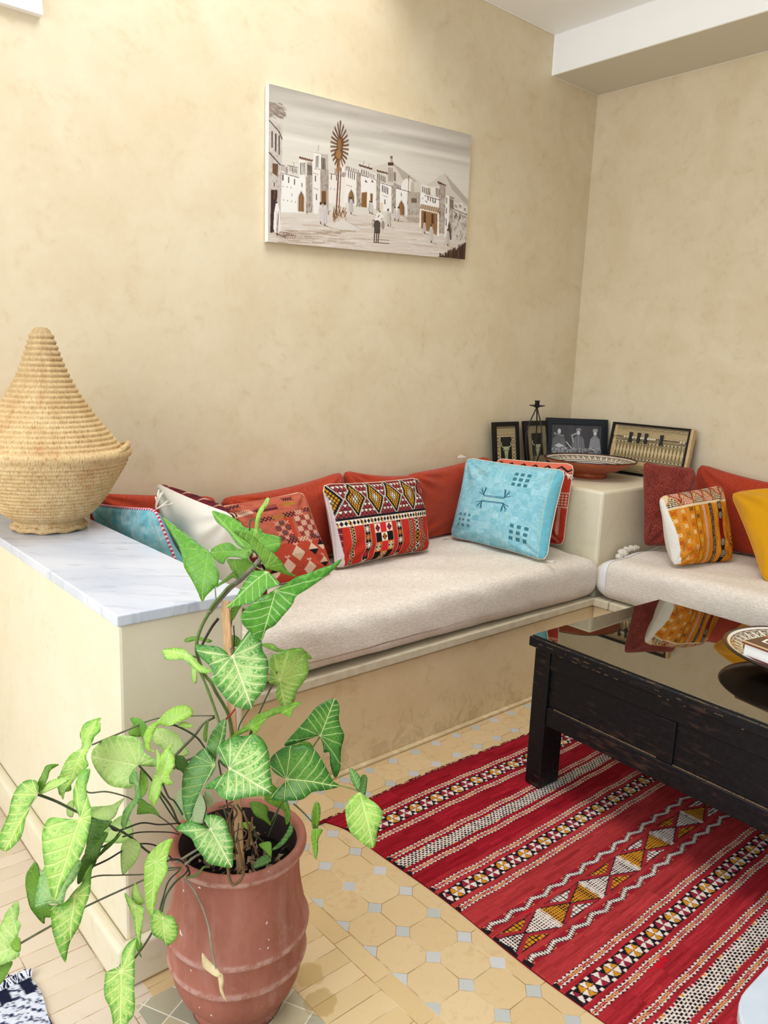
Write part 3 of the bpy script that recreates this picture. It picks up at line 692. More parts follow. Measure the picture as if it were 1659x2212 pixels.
def cv_coral2():
    c = Cv(300, 320, (200, 62, 42), 1.0); c.rect(0, 0, 300, 34, (222, 112, 88)); 
    z = [(i * 24, 12 if i % 2 else 30) for i in range(14)]; c.line(z, 6, (40, 20, 26)); c.line([(a, b + 7) for a, b in z], 3, (226, 150, 130))
    c.rect(0, 38, 300, 44, (226, 170, 150)); c.rect(0, 110, 300, 116, (224, 168, 146)); c.rect(0, 165, 300, 171, (226, 170, 150))
    for i in range(8):
        for j in range(4): c.ell(232 + i * 9, 124 + j * 11, 3, 4, (232, 196, 170))
    c.poly([(236, 60), (262, 72), (250, 92), (280, 70), (268, 100), (290, 96), (240, 104)], (112, 92, 40))
    for i in range(4): c.line([(200 + i * 9, 230), (225 + i * 9, 195), (240 + i * 6, 225)], 5, K_ if i < 3 else (190, 160, 150))
    c.rect(276, 172, 284, 320, (222, 150, 130)); 
    for i in range(4): c.line([(150 + i * 8, 320), (220 + i * 8, 262), (300, 320)], 3, (226, 176, 160))
    c.rect(0, 280, 300, 320, (196, 46, 36), .6)
    return c.grain(.02, 2, 11)
cushion('coral_cushion', 'coral red kilim cushion mostly hidden behind the turquoise cushion', [(-.885, -.175, 1.055), (-.865, -.665, 1.083), (-.865, -.64, .655), (-.90, -.15, .66)], .09, cv_coral2(), (226, 196, 186), M_KILIM, M_CREAM, M_PIPE, 180, 180, 7, .02)

# dark red tweed
cushion('tweed_cushion', 'dark red tweed cushion standing against the corner block', [(-.575, -.87, 1.105), (-.385, -1.05, 1.085), (-.30, -1.11, .668), (-.535, -.90, .668)], .13, None, (120, 40, 34), M_DRED, M_DRED, None, 90, 90, 8, .03)
# mustard kilim
def cv_mustard():
    c = Cv(320, 400, (206, 128, 20), 1.0); X_, Y2 = c.xx, c.yy
    n = RNG.normal(0, .022, (c.H // 25 + 1, c.W // 9 + 1)); c.a = np.clip(c.a + np.repeat(np.repeat(n, 25, 0), 9, 1)[:c.H, :c.W, None], 0, 1)
    c.rect(0, 0, 320, 92, (222, 196, 160))
    for i in range(7):
        cx = 30 + i * 52; k = [(34, 26, 30), (170, 50, 50)][i % 2]; k2 = [(170, 50, 50), (34, 26, 30)][i % 2]
        for r_ in range(5):
            for q in range(-r_, r_ + 1):
                if abs(q) <= r_:
                    x = cx + q * 8.2; y = 28 + r_ * 10.5; c.poly([(x - 4, y + 9), (x + 4.2, y + 9), (x + 2, y)], k)
        for r_ in range(4):
            for q in range(-(3 - r_), 4 - r_):
                x = cx + 26 + q * 8.2; y = 5 + r_ * 10; c.poly([(x - 4, y + 8), (x + 4, y + 8), (x, y)], k2)
        c.line([(cx - 26, 80), (cx, 12)], 5, (178, 132, 62)); c.line([(cx, 12), (cx + 26, 80)], 5, (178, 132, 62))
        c.line([(cx - 18, -4), (cx + 26 - 40, 0)], 1, (0, 0, 0), 0)
        c.line([(cx + 4, 4), (cx + 26, 58)], 6, (150, 36, 36)); c.line([(cx + 48, 4), (cx + 26, 58)], 6, (150, 36, 36))
    c.rect(0, 84, 320, 94, (226, 202, 160))
    def xs(x, ks, y0=112, st=42, s=7):
        for i in range(8):
            y = y0 + i * st; k = ks[i % len(ks)]
            if k is None: continue
            for d in (0, 11): c.line([(x - s, y - s + d), (x + s, y + s + d)], 2.4, k); c.line([(x + s, y - s + d), (x - s, y + s + d)], 2.4, k)
    A = (236, 216, 170); Bq = (176, 60, 24); Cq = (150, 108, 40)
    xs(22, [Bq, A, Cq, A, Bq, A, None, A]); xs(52, [A, Bq, A, Cq, A, Bq, A, None], 108); xs(86, [K_, A, (160, 70, 30), A, None, A, Bq, A], 104); xs(112, [(216, 186, 60), K_, (220, 190, 90), (120, 50, 30), (220, 190, 90), Cq], 104, 44)
    for x in (37, 70): 
        for y in range(100, 396, 6): c.line([(x - 4, y), (x + 4, y + 1)], 2, (220, 150, 120), .8)
    c.line([(100, 96), (100, 400)], 2.2, (120, 40, 30)); c.line([(126, 96), (126, 400)], 2, (120, 60, 40))
    def braid(x, k1, w=9):
        c.rect(x - w * .7, 96, x + w * .7, 400, (130, 30, 36), .5)
        y = 96
        while y < 400: c.line([(x - w * .6, y), (x + w * .6, y + 9), (x - w * .6, y + 18)], 2.2, k1); c.line([(x + w * .6, y), (x - w * .6, y + 9), (x + w * .6, y + 18)], 2.2, k1); y += 18
    braid(146, (240, 214, 206))
    c.rect(174, 92, 190, 400, (40, 28, 26)); 
    r = np.random.default_rng(4)
    for i in range(260): c.ell(r.uniform(176, 188), r.uniform(96, 400), 1.6, 1.2, (190, 170, 120) if i % 2 else (216, 190, 170), .8)
    for x in (206, 256, 284):
        c.line([(x + (2.5 if j % 2 else -2.5), 96 + j * 7) for j in range(44)], 2.2, (238, 160, 90))
    c.rect(220, 92, 244, 400, (36, 26, 24)); c.rect(220, 180, 244, 290, (120, 22, 26))
    for y0 in (100, 150, 292, 350):
        for j in range(5): c.line([(222 + abs(2 - j) * 2, y0 + j * 7), (242 - abs(2 - j) * 2, y0 + j * 7)], 3, (226, 218, 200))
    for j in range(44): c.ell(300 + (3 if j % 4 < 2 else -3), 98 + j * 7, 3, 4, K_ if j % 3 else (170, 150, 110))
    c.poly([(0, 14), (6, 20), (11, 90), (15, 200), (17, 330), (28, 392), (0, 400)], (232, 228, 218))
    return c.grain(.015, 2, 6)
MU, mF, mE, mn_ = cushion('mustard_kilim_cushion', 'mustard yellow kilim cushion with cream patterned top band, in front of the dark red one', [(-.705, -1.050, .965), (-.335, -1.175, 1.012), (-.405, -1.305, .660), (-.745, -1.185, .655)], .15, cv_mustard(), (232, 226, 214), M_KILIM, M_CREAM, None, 210, 250, 9, .015, 0, .006)
# yellow
cushion('yellow_cushion', 'plain bright yellow cushion at the right edge of the photo', [(-.40, -1.250, .990), (-.32, -1.82, 1.13), (-.46, -2.12, .66), (-.645, -1.565, .655)], .16, None, (214, 160, 10), M_YEL, M_YEL, M_YEL, 90, 90, 10, .03, 0, .004)
# pale blue one and cream one by the marble
def cv_faded():
    c = Cv(300, 300, (134, 190, 200), 1.0); r = np.random.default_rng(18)
    for cell, amp in ((40, .04), (14, .03), (4, .02)):
        g = r.normal(0, amp, (c.H // cell + 2, c.W // cell + 2)); g = np.repeat(np.repeat(g, cell, 0), cell, 1)[:c.H, :c.W]; c.a += g[..., None] * np.array([1.5, .7, .5])
    c.a = np.clip(c.a, 0, 1); c.line([(288, 0), (288, 300)], 3, (150, 170, 160)); return c
M_RBRAID = (lambda t: (t.col(t.mix(t.math('SINE', (t.xyz(t.tc())[2] + t.xyz(t.tc())[1]) * 420.).gt(0.), h(206, 40, 84), h(236, 206, 214))), t.m)[1])(NT('pink_white_braid', .8, .2))
BL_, bF, bE, bn = cushion('faded_blue_cushion', 'faded light blue cushion with pink braided edge, propped behind the marble top', [(-3.075, -.085, .985), (-3.045, -.585, 1.045), (-2.90, -.60, .66), (-2.93, -.10, .66)], .10, cv_faded(), (120, 180, 190), M_KILIM, M_KILIM, M_RBRAID, 90, 90, 12, .03, 0, .0045)
tassel(BL_, (-3.045, -.585, 1.05), (.2, -.2, 1), n=7, L=.05, label='white and pink tassel'); tassel(BL_, (-3.045, -.585, 1.045), (.7, -.6, .5), n=3, L=.05)
def cv_strip():
    c = Cv(300, 300, (96, 24, 34), 1.0); X_, Y2 = c.xx, c.yy
    for i in range(10):
        for j in range(10): c.poly([(i * 30 + 15, j * 30), (i * 30 + 28, j * 30 + 15), (i * 30 + 15, j * 30 + 28), (i * 30 + 3, j * 30 + 15)], K_ if (i + j) % 2 else (206, 186, 150)); c.ell(i * 30 + 15, j * 30 + 15, 4, 4, W_)
    return c.grain(.02, 2)
cushion('cream_backed_cushion', 'cushion with cream linen back and dark kilim front, between the blue cushion and coral one', [(-2.845, -.735, 1.035), (-2.885, -.235, 1.075), (-2.74, -.25, .66), (-2.70, -.745, .655)], .15, cv_strip(), (226, 216, 200), M_KILIM, M_CREAM, None, 120, 110, 14, .04, 0, .003, backlabel='cream linen back')

# rust bolsters along the walls
def bolster(label, corners, th, seed, sag=.0):
    return cushion('rust_back_cushion', label, corners, th, None, (180, 60, 26), M_ORANGE, M_ORANGE, None, 90, 70, seed, .02, sag, group='rust back cushions along the walls', puff=.33)
bolster('rust orange back cushion at the far left end, behind the faded blue cushion', [(-3.09, -.10, 1.030), (-2.560, -.10, .972), (-2.56, -.12, .657), (-3.08, -.12, .657)], .12, 21)
bolster('rust orange back cushion behind the coral embroidered cushion', [(-2.535, -.115, .970), (-1.905, -.11, 1.042), (-1.925, -.15, .657), (-2.57, -.16, .655)], .16, 22, .05)
bolster('rust orange back cushion behind the black and red kilim cushion', [(-1.885, -.10, 1.042), (-1.455, -.12, .992), (-1.46, -.15, .657), (-1.885, -.15, .657)], .14, 23, .03)
bolster('rust orange back cushion behind the turquoise cushion', [(-1.495, -.12, 1.0), (-.855, -.085, 1.060), (-.86, -.09, .655), (-1.485, -.14, .655)], .13, 24, .02)
bolster('rust orange back cushion on the right hand seat behind the mustard cushion', [(-.14, -.945, 1.085), (-.13, -1.62, 1.03), (-.17, -1.62, .655), (-.19, -.95, .655)], .14, 25, .05)

# ------------------------------------------------------------------ painting
def homog(src, dst):
    A = []; B = []
    for (x, y), (u, v) in zip(src, dst):
        A += [[x, y, 1, 0, 0, 0, -u * x, -u * y], [0, 0, 0, x, y, 1, -v * x, -v * y]]; B += [u, v]
    return np.append(np.linalg.solve(np.array(A, float), np.array(B, float)), 1).reshape(3, 3)
def cv_painting():
    c = Cv(1659, 1452, (206, 200, 188), .62); r = np.random.default_rng(5)
    X_ = c.xx / c.k; Y2 = c.yy / c.k
    # sky : streaks sloping with the canvas
    q = Y2 - X_ * .20
    base = np.clip((q - 40) / 420, 0, 1)[..., None]; c.a = (np.array((178, 170, 158)) * (1 - base) + np.array((216, 210, 197)) * base) / 255.
    for (qq, w, k, x0, x1) in [(60, 60, -14, 60, 1600), (110, 30, 14, 250, 1000), (170, 26, -10, 300, 900), (230, 40, 14, 200, 1100), (290, 22, -12, 600, 1600), (330, 26, 16, 900, 1600), (250, 22, -22, 900, 1600), (200, 24, 12, 1000, 1500), (380, 24, -10, 100, 800), (430, 22, 10, 100, 900), (360, 16, -16, 1150, 1600)]:
        m = np.exp(-((q - qq) / w) ** 2 - ((X_ - (x0 + x1) / 2) / ((x1 - x0) / 1.6)) ** 4)[..., None]; c.a = c.a + m * k / 255
    for i in range(500):
        x = r.uniform(60, 1580); y = r.uniform(60, 720) + x * .15; L = r.uniform(40, 190); k = r.choice([-8, 8, 5, -5])
        v = c.sample(np.array([[min(x, 1650)]]), np.array([[y]]))[0, 0] * 255 + k; c.line([(x, y), (x + L, y + L * .2)], r.uniform(3, 9), v, .45)
    WH = (232, 226, 218); GR = (168, 158, 148); DG = (120, 106, 94); BR = (84, 58, 44); DB = (52, 34, 30); OC = (150, 104, 56); CRM = (222, 210, 190)
    # mountains
    c.poly([(830, 700), (990, 655), (1080, 720), (1210, 810), (1210, 900), (830, 900)], (206, 198, 184)); c.poly([(990, 655), (1080, 720), (1180, 800), (1100, 830), (1040, 720)], (176, 166, 150))
    c.poly([(1200, 860), (1300, 800), (1385, 738), (1430, 790), (1560, 940), (1560, 1010), (1200, 1000)], (204, 196, 184)); c.poly([(1385, 738), (1430, 790), (1560, 940), (1555, 985), (1440, 860)], (178, 168, 154))
    # ground
    c.poly([(60, 1040), (520, 1040), (1110, 1060), (1560, 1210), (1545, 1390), (60, 1260)], (212, 201, 188))
    for i in range(420):
        x = r.uniform(60, 1500); y = 1040 + r.uniform(0, 1) ** .8 * 330; L = r.uniform(30, 170)
        k = [(232, 224, 216), (196, 180, 164), (182, 164, 146), (224, 216, 206), (206, 192, 176)][r.integers(0, 5)]; c.line([(x, y), (x + L, y + L * .06)], r.uniform(3, 9), k, .5)
    for i in range(90):
        x = r.uniform(70, 620); y = 1180 + r.uniform(-15, 80); c.line([(x, y), (x + r.uniform(40, 130), y + 6)], r.uniform(4, 9), [(164, 144, 122), (184, 166, 146), (150, 128, 108)][r.integers(0, 3)], .55)
    def wall(pts, col=WH): c.poly(pts, col)
    def slots(x, y, n, dx, w, hh, k=DB, dy=6):
        for i in range(n): c.line([(x + i * dx, y + i * dy), (x + i * dx, y + hh + i * dy)], w, k)
    def dots(x, y, n, dx, k=DB, dy=5):
        for i in range(n): c.ell(x + i * dx, y + i * dy, 3, 4, k)
    def rubble(x0, y0, x1, y1, n=40, cols=((140, 124, 110), (188, 178, 166), (110, 94, 82), (206, 198, 188))):
        for i in range(n): x = r.uniform(x0, x1); y = r.uniform(y0, y1); c.line([(x, y), (x + r.uniform(-8, 10), y + r.uniform(8, 26))], r.uniform(2, 6), cols[r.integers(0, len(cols))], .7)
    def shade(x0, y0, x1, y1): c.rect(x0, y0, x1, y1, (164, 152, 140)); rubble(x0, y0, x1, y1, int((y1 - y0) / 5))
    # back skyline roofs
    wall([(165, 675), (300, 700), (300, 800), (165, 800)], (216, 208, 198)); slots(172, 682, 2, 14, 4, 36); shade(196, 690, 214, 740); slots(232, 690, 2, 16, 4, 34); shade(250, 700, 262, 740); slots(270, 705, 2, 12, 4, 30)
    c.line([(170, 680), (190, 684)], 4, DB); c.line([(214, 682), (290, 700)], 4, DB); c.line([(258, 655), (262, 690)], 3, DG)
    wall([(300, 640), (345, 645), (345, 800), (300, 800)]); c.rect(310, 662, 345, 750, DB); slots(318, 662, 3, 10, 6, 84, WH, 1); shade(360, 660, 400, 780); slots(368, 680, 4, 9, 5, 70, DB, 2)
    for i in range(11): c.ell(308 + i * 9, 622 + i * 2.4 + (i % 2) * 4, 8, 8, [(96, 66, 50), (134, 100, 72)][i % 2])
    wall([(165, 730), (305, 775), (350, 780), (350, 1035), (165, 1030)], (234, 230, 224)); c.line([(168, 738), (300, 774)], 4, DB); slots(178, 752, 1, 10, 8, 40); slots(222, 770, 1, 10, 8, 40); slots(266, 786, 1, 10, 7, 38); slots(322, 815, 1, 9, 6, 26)
    dots(180, 838, 3, 30); c.line([(246, 894), (246, 908)], 5, DB); dots(184, 940, 4, 30); 
    shade(352, 770, 400, 1035)
    def arch(cx, y0, y1, w, k=(136, 96, 56), rim=(198, 188, 176)):
        for (ww, kk, dy) in ((w + 9, rim, -16), (w, DB, -2), (w - 4, k, 4)):
            c.poly([(cx - ww, y1), (cx - ww, y0 + 46), (cx - ww * .72, y0 + 22), (cx, y0 + dy), (cx + ww * .72, y0 + 22), (cx + ww, y0 + 46), (cx + ww, y1 + 4)], kk)
        c.line([(cx - 4, y0 + 20), (cx - 4, y1)], 4, (168, 124, 76), .7)
    arch(317, 880, 1026, 19)
    wall([(400, 650), (410, 1040), (460, 1050), (460, 650)]); wall([(410, 580), (500, 600), (500, 720), (410, 715)]); c.rect(422, 612, 448, 700, DB); slots(426, 612, 3, 9, 5, 84, WH, 2); wall([(466, 600), (520, 600), (520, 720), (466, 720)], (186, 176, 162)); slots(472, 625, 4, 8, 5, 84, DB, 3)
    c.line([(414, 585), (500, 604)], 4, GR); c.line([(448, 530), (443, 574)], 3, DG); c.line([(418, 708), (520, 716)], 5, (150, 138, 124))
    shade(462, 720, 522, 900); c.rect(462, 870, 522, 1060, (176, 160, 142)); c.rect(470, 872, 505, 970, (140, 96, 52)); slots(476, 875, 3, 11, 4, 90, DB, 1); dots(412, 740, 3, 14); slots(424, 762, 1, 9, 7, 38); dots(412, 852, 3, 14); slots(432, 898, 1, 8, 7, 40)
    wall([(528, 700), (650, 740), (650, 1000), (522, 960)], (230, 222, 212)); c.line([(528, 740), (640, 768)], 4, DB); slots(543, 752, 2, 40, 6, 34); dots(540, 856, 2, 26); wall([(528, 700), (560, 700), (560, 735), (528, 730)], (214, 206, 194)); shade(566, 705, 590, 745)
    wall([(612, 680), (640, 685), (640, 730), (612, 725)]); shade(625, 735, 650, 765)
    wall([(655, 700), (733, 735), (733, 985), (640, 960)], (234, 228, 220)); c.line([(655, 702), (652, 760)], 3, GR); slots(672, 725, 4, 15, 5, 46); c.line([(655, 712), (733, 740)], 4, DB); wall([(650, 682), (760, 706), (760, 735), (655, 712)], (220, 212, 202)); slots(664, 688, 6, 16, 4, 20); shade(650, 690, 682, 706)
    arch(693, 868, 965, 18); shade(733, 735, 764, 990); dots(660, 830, 3, 16)
    wall([(764, 760), (880, 790), (880, 1010), (764, 985)], (236, 230, 224)); c.line([(764, 752), (905, 800)], 4, DB); wall([(764, 700), (850, 712), (850, 765), (764, 752)], (216, 208, 198)); slots(772, 715, 5, 17, 5, 30)
    for i in range(9): c.ell(756 + i * 11, 680 + i * 3.4 + (i % 2) * 3, 8, 7, (88, 60, 46))
    c.line([(790, 650), (782, 680)], 3, DG); c.line([(826, 670), (826, 695)], 3, DG)
    for x in (798, 846): c.poly([(x, 788), (x + 18, 812), (x - 2, 806)], DB)
    c.poly([(770, 885), (812, 880), (806, 998), (766, 992)], OC); slots(776, 890, 5, 8, 3, 100, (104, 70, 40), 1); c.rect(836, 892, 854, 960, (128, 88, 48)); shade(880, 790, 908, 1020); 
    wall([(825, 730), (880, 740), (880, 790), (825, 775)], (222, 214, 204)); slots(834, 742, 3, 14, 4, 26)
    for i in range(8): c.ell(890 + i * 10, 722 + i * 2.6 + (i % 2) * 4, 8, 7, (96, 68, 52))
    wall([(886, 735), (960, 745), (960, 800), (886, 790)], (210, 202, 190)); slots(892, 745, 5, 13, 5, 40)
    wall([(908, 805), (996, 830), (996, 1030), (906, 1020)], (236, 232, 226)); c.line([(910, 812), (996, 838)], 4, DB); slots(926, 832, 4, 13, 6, 46); c.line([(944, 940), (944, 970)], 7, DB); dots(930, 906, 3, 14); c.rect(908, 960, 930, 1020, (214, 186, 140), .5)
    shade(994, 834, 1026, 1040)
    # minaret
    wall([(966, 680), (1006, 680), (1010, 820), (966, 820)], (206, 196, 182)); slots(974, 700, 3, 12, 5, 100, (110, 90, 76), 2); c.rect(968, 660, 1008, 684, (72, 50, 42)); wall([(984, 630), (1002, 630), (1004, 662), (984, 660)], (180, 168, 152)); c.ell(993, 622, 9, 11, (110, 90, 72)); c.rect(1010, 730, 1026, 800, (170, 158, 146)); slots(1012, 735, 2, 10, 4, 60)
    wall([(1008, 805), (1066, 815), (1066, 850), (1008, 845)], (212, 202, 192)); slots(1014, 812, 5, 11, 4, 26)
    # dome
    c.ell(1118, 850, 52, 72, (222, 214, 202)); c.rect(1064, 850, 1172, 930, (0, 0, 0), 0); c.ell(1102, 850, 36, 66, (234, 228, 220)); c.ell(1150, 856, 16, 56, (190, 178, 162)); c.line([(1122, 760), (1120, 800)], 4, DB); c.line([(1121, 800), (1119, 880)], 4, (120, 106, 92))
    wall([(1026, 848), (1112, 878), (1112, 1070), (1026, 1050)], (236, 232, 226)); c.line([(1028, 852), (1205, 902)], 4, DB); arch(1067, 950, 1060, 20); c.line([(1066, 890), (1066, 912)], 5, DB)
    c.rect(1112, 882, 1206, 1110, (176, 166, 152)); rubble(1114, 890, 1204, 1100, 90); c.rect(1140, 928, 1180, 962, (112, 90, 74)); c.rect(1026, 1052, 1206, 1068, (206, 196, 182), .6); c.poly([(1080, 1064), (1205, 1075), (1205, 1110), (1120, 1095)], (176, 158, 138), .8)
    # right hand buildings
    wall([(1212, 824), (1300, 845), (1300, 905), (1212, 890)], (230, 224, 214)); slots(1224, 840, 4, 13, 5, 40); shade(1258, 850, 1282, 900)
    wall([(1300, 840), (1350, 840), (1350, 935), (1300, 915)], (226, 218, 208)); slots(1326, 850, 3, 11, 5, 60)
    for i in range(7): c.ell(1342 + i * 8, 808 + i * 4 + (i % 2) * 4, 8, 8, (92, 62, 48))
    wall([(1350, 820), (1394, 835), (1394, 1200), (1340, 1180)], (170, 156, 142)); rubble(1346, 840, 1392, 1190, 120)
    wall([(1208, 885), (1345, 930), (1345, 1215), (1200, 1140)], (238, 234, 228)); c.line([(1240, 908), (1350, 940)], 4, DB); slots(1264, 918, 4, 18, 6, 24); dots(1224, 930, 1, 10); c.line([(1246, 948), (1256, 956)], 5, DB); c.line([(1302, 962), (1318, 956)], 5, DB)
    c.poly([(1212, 970), (1350, 1000), (1342, 1036), (1204, 1004)], (172, 148, 120))
    for i in range(17): c.line([(1216 + i * 8, 972 + i * 2), (1206 + i * 8, 1002 + i * 2.2)], 3, [(120, 92, 68), (206, 186, 156)][i % 2])
    c.poly([(1214, 1015), (1335, 1042), (1330, 1205), (1212, 1150)], (158, 118, 74)); slots(1222, 1025, 9, 13, 4, 130, (112, 76, 46), 3); c.rect(1230, 1030, 1248, 1110, (74, 50, 38)); c.rect(1290, 1045, 1306, 1120, (74, 50, 38)); c.line([(1336, 1020), (1352, 1046)], 5, DB)
    wall([(1394, 895), (1422, 905), (1418, 1230), (1384, 1215)], (232, 228, 220)); slots(1402, 925, 1, 8, 5, 40); slots(1400, 1000, 1, 8, 5, 40); slots(1398, 1080, 1, 8, 5, 50); c.line([(1396, 898), (1420, 906)], 4, GR)
    wall([(1422, 915), (1455, 930), (1455, 1240), (1418, 1230)], (172, 160, 148)); rubble(1424, 930, 1452, 1230, 60); c.line([(1424, 915), (1455, 928)], 4, DB); slots(1428, 935, 3, 9, 4, 60); c.poly([(1408, 1230), (1412, 1130), (1420, 1100), (1432, 1130), (1436, 1240)], (92, 74, 66))
    c.poly([(1450, 1010), (1552, 1050), (1550, 1260), (1440, 1240)], (206, 198, 188)); rubble(1450, 1020, 1548, 1240, 110)
    for (x, y, w, hh) in [(1460, 960, 24, 60), (1492, 960, 30, 70), (1526, 985, 24, 50)]: wall([(x, y), (x + w, y + 4), (x + w, y + hh), (x, y + hh)], (224, 216, 208)); slots(x + 6, y + 14, 2, 9, 4, 20)
    c.line([(1455, 1008), (1552, 1050)], 4, DB); rubble(1460, 1040, 1548, 1070, 20, (DB, DG))
    # left tower
    c.poly([(72, 330), (175, 380), (168, 880), (156, 1020), (66, 1010)], (196, 186, 176)); rubble(76, 380, 165, 860, 120, ((170, 158, 146), (214, 206, 196), (150, 134, 122)))
    for x in (96, 124, 150): c.line([(x, 430 + (x - 96) * .6), (x, 545 + (x - 96))], 9, (58, 34, 34))
    c.line([(74, 345), (150, 430), (172, 485)], 6, DB); c.line([(74, 585), (160, 680)], 7, (40, 26, 26)); c.poly([(100, 665), (142, 672), (138, 765), (100, 740)], (104, 74, 50)); c.line([(112, 810), (112, 836)], 7, DB)
    c.poly([(72, 205), (130, 215), (180, 255), (205, 310), (165, 335), (110, 300), (75, 330)], (150, 136, 122))
    for i in range(60): x = r.uniform(74, 180); y = r.uniform(212, 320); c.line([(x, y), (x + 28, y + 16)], 3, [(120, 102, 88), (196, 186, 174), (104, 86, 72)][i % 3], .8)
    c.poly([(88, 862), (138, 866), (130, 1010), (110, 1180), (82, 1185)], (62, 40, 40)); c.line([(116, 880), (112, 930)], 12, (96, 64, 40)); c.rect(138, 866, 160, 1180, (190, 180, 168)); c.poly([(66, 850), (88, 862), (82, 1190), (66, 1180)], (190, 182, 172))
    # palm
    c.line([(580, 1040), (600, 700)], 11, (110, 70, 48)); c.line([(594, 1040), (608, 690)], 6, WH); c.line([(600, 1030), (616, 700)], 8, (124, 78, 52)); c.line([(596, 720), (598, 600)], 26, (150, 110, 70))
    c.ell(612, 510, 26, 42, (128, 88, 52)); c.ell(598, 600, 34, 46, (140, 98, 58))
    c.ell(606, 545, 24, 78, (122, 84, 50))
    for i in range(64):
        f = (i % 32) / 31.; sd = 1 if i < 32 else -1; cy = 470 + 135 * f; an = math.radians(88 - 165 * f + (i % 3) * 4); L = 92 + 30 * (1 - f) ** 3 - 16 * math.sin(f * PI)
        c.line([(606, cy), (606 + sd * math.cos(an) * L * .86, cy - math.sin(an) * L)], 4.6, [(74, 48, 34), (112, 74, 44), (88, 58, 38)][i % 3])
    c.ell(604, 530, 15, 50, (140, 98, 56)); c.ell(598, 600, 20, 34, (156, 112, 66))
    for i in range(46):
        x = 585 + r.normal(0, 34); y = 1060 + r.normal(0, 22); c.line([(x, y), (x + r.uniform(-16, 22), y - r.uniform(20, 50))], 4, [(120, 78, 42), (168, 118, 66), (76, 50, 34)][i % 3])
    c.poly([(560, 1110), (640, 1085), (770, 1165), (600, 1160)], (216, 208, 200)); c.line([(640, 1085), (770, 1165)], 3, GR)
    # robed figures : (x, top, bottom, half width)
    def fig(x, y0, y1, w, k=(214, 206, 200), hd=DB, sh=True):
        hh = y1 - y0
        c.poly([(x - w * .35, y0 + hh * .1), (x + w * .35, y0 + hh * .1), (x + w * .8, y0 + hh * .35), (x + w, y0 + hh * .85), (x + w * .4, y0 + hh * .93), (x - w * .5, y0 + hh * .93), (x - w, y0 + hh * .8), (x - w * .8, y0 + hh * .35)], k)
        c.line([(x + w * .4, y0 + hh * .3), (x + w * .5, y0 + hh * .9)], 3, (160, 150, 144)); c.line([(x - w * .1, y0 + hh * .3), (x - w * .2, y0 + hh * .9)], 3, (176, 166, 160))
        c.ell(x, y0 + hh * .07, w * .34, hh * .07, hd); c.line([(x, y0 + hh * .92), (x, y1)], 7, DB)
        if sh: c.line([(x, y1), (x + hh * .32, y1 + hh * .11)], 3, DG)
    fig(133, 945, 1205, 27, (234, 228, 222), WH); c.line([(144, 1040), (132, 1195)], 5, DB); c.line([(134, 1195), (200, 1220)], 5, DB); c.ell(131, 958, 7, 9, DB)
    fig(463, 955, 1118, 22); fig(495, 955, 1134, 26, (206, 198, 192)); fig(692, 918, 1046, 19, (196, 188, 184)); fig(832, 945, 1040, 12, (190, 182, 176)); fig(848, 950, 1044, 13); fig(968, 1005, 1136, 19, (206, 198, 190)); c.line([(985, 1040), (988, 1135)], 3, DB)
    fig(1018, 990, 1090, 13); fig(1044, 990, 1092, 15, (206, 198, 192)); fig(1238, 1098, 1190, 13, (196, 184, 178)); fig(1288, 1122, 1258, 18, (206, 198, 192)); fig(1410, 1155, 1282, 16, (198, 190, 184))
    # donkey with load
    c.poly([(878, 1045), (905, 1030), (935, 1060), (930, 1090), (872, 1095)], WH); c.ell(907, 1028, 5, 6, DB); c.line([(892, 1070), (902, 1055)], 5, DB); c.line([(918, 1085), (926, 1080)], 5, DB)
    c.ell(886, 1130, 26, 38, (72, 62, 56)); c.poly([(862, 1110), (912, 1110), (908, 1190), (866, 1190)], (80, 68, 60)); c.ell(930, 1128, 12, 34, (150, 138, 128)); c.line([(858, 1092), (870, 1100)], 7, DB); c.ell(852, 1125, 7, 30, (176, 166, 158))
    for x0, x1 in ((868, 864), (885, 880), (900, 893)): c.line([(x0, 1180), (x1, 1256)], 7, DB)
    c.line([(862, 1258), (975, 1266)], 6, (96, 66, 58)); c.line([(890, 1235), (975, 1243)], 5, (110, 80, 70))
    # dark grass corner
    c.poly([(1330, 1362), (1400, 1352), (1450, 1330), (1548, 1250), (1536, 1390)], (70, 46, 36))
    for i in range(60): x = r.uniform(1350, 1545); y = 1372; c.line([(x, y), (x + r.uniform(-6, 8), y - r.uniform(20, 40) - max(0, (x - 1380)) * .52)], 4, [(62, 40, 32), (96, 66, 48), (50, 32, 28)][i % 3])
    # signature
    k = (92, 44, 36)
    c.line([(205, 1186), (190, 1184), (182, 1194), (192, 1202), (206, 1200), (196, 1212), (186, 1208)], 3.2, k)
    for st in [[(208, 1184), (206, 1204)], [(214, 1186), (206, 1196), (216, 1206)], [(220, 1186), (218, 1208)], [(230, 1190), (228, 1210)], [(219, 1197), (229, 1200)], [(236, 1212), (244, 1190), (248, 1214)], [(238, 1204), (248, 1205)], [(254, 1214), (255, 1194), (265, 1197)], [(255, 1204), (262, 1205)], [(270, 1218), (274, 1202)], [(275, 1196), (276, 1197)]]:
        c.line(st, 3, k)
    c.line([(205, 1212), (220, 1222), (262, 1224), (272, 1216)], 2.6, k)
    return c
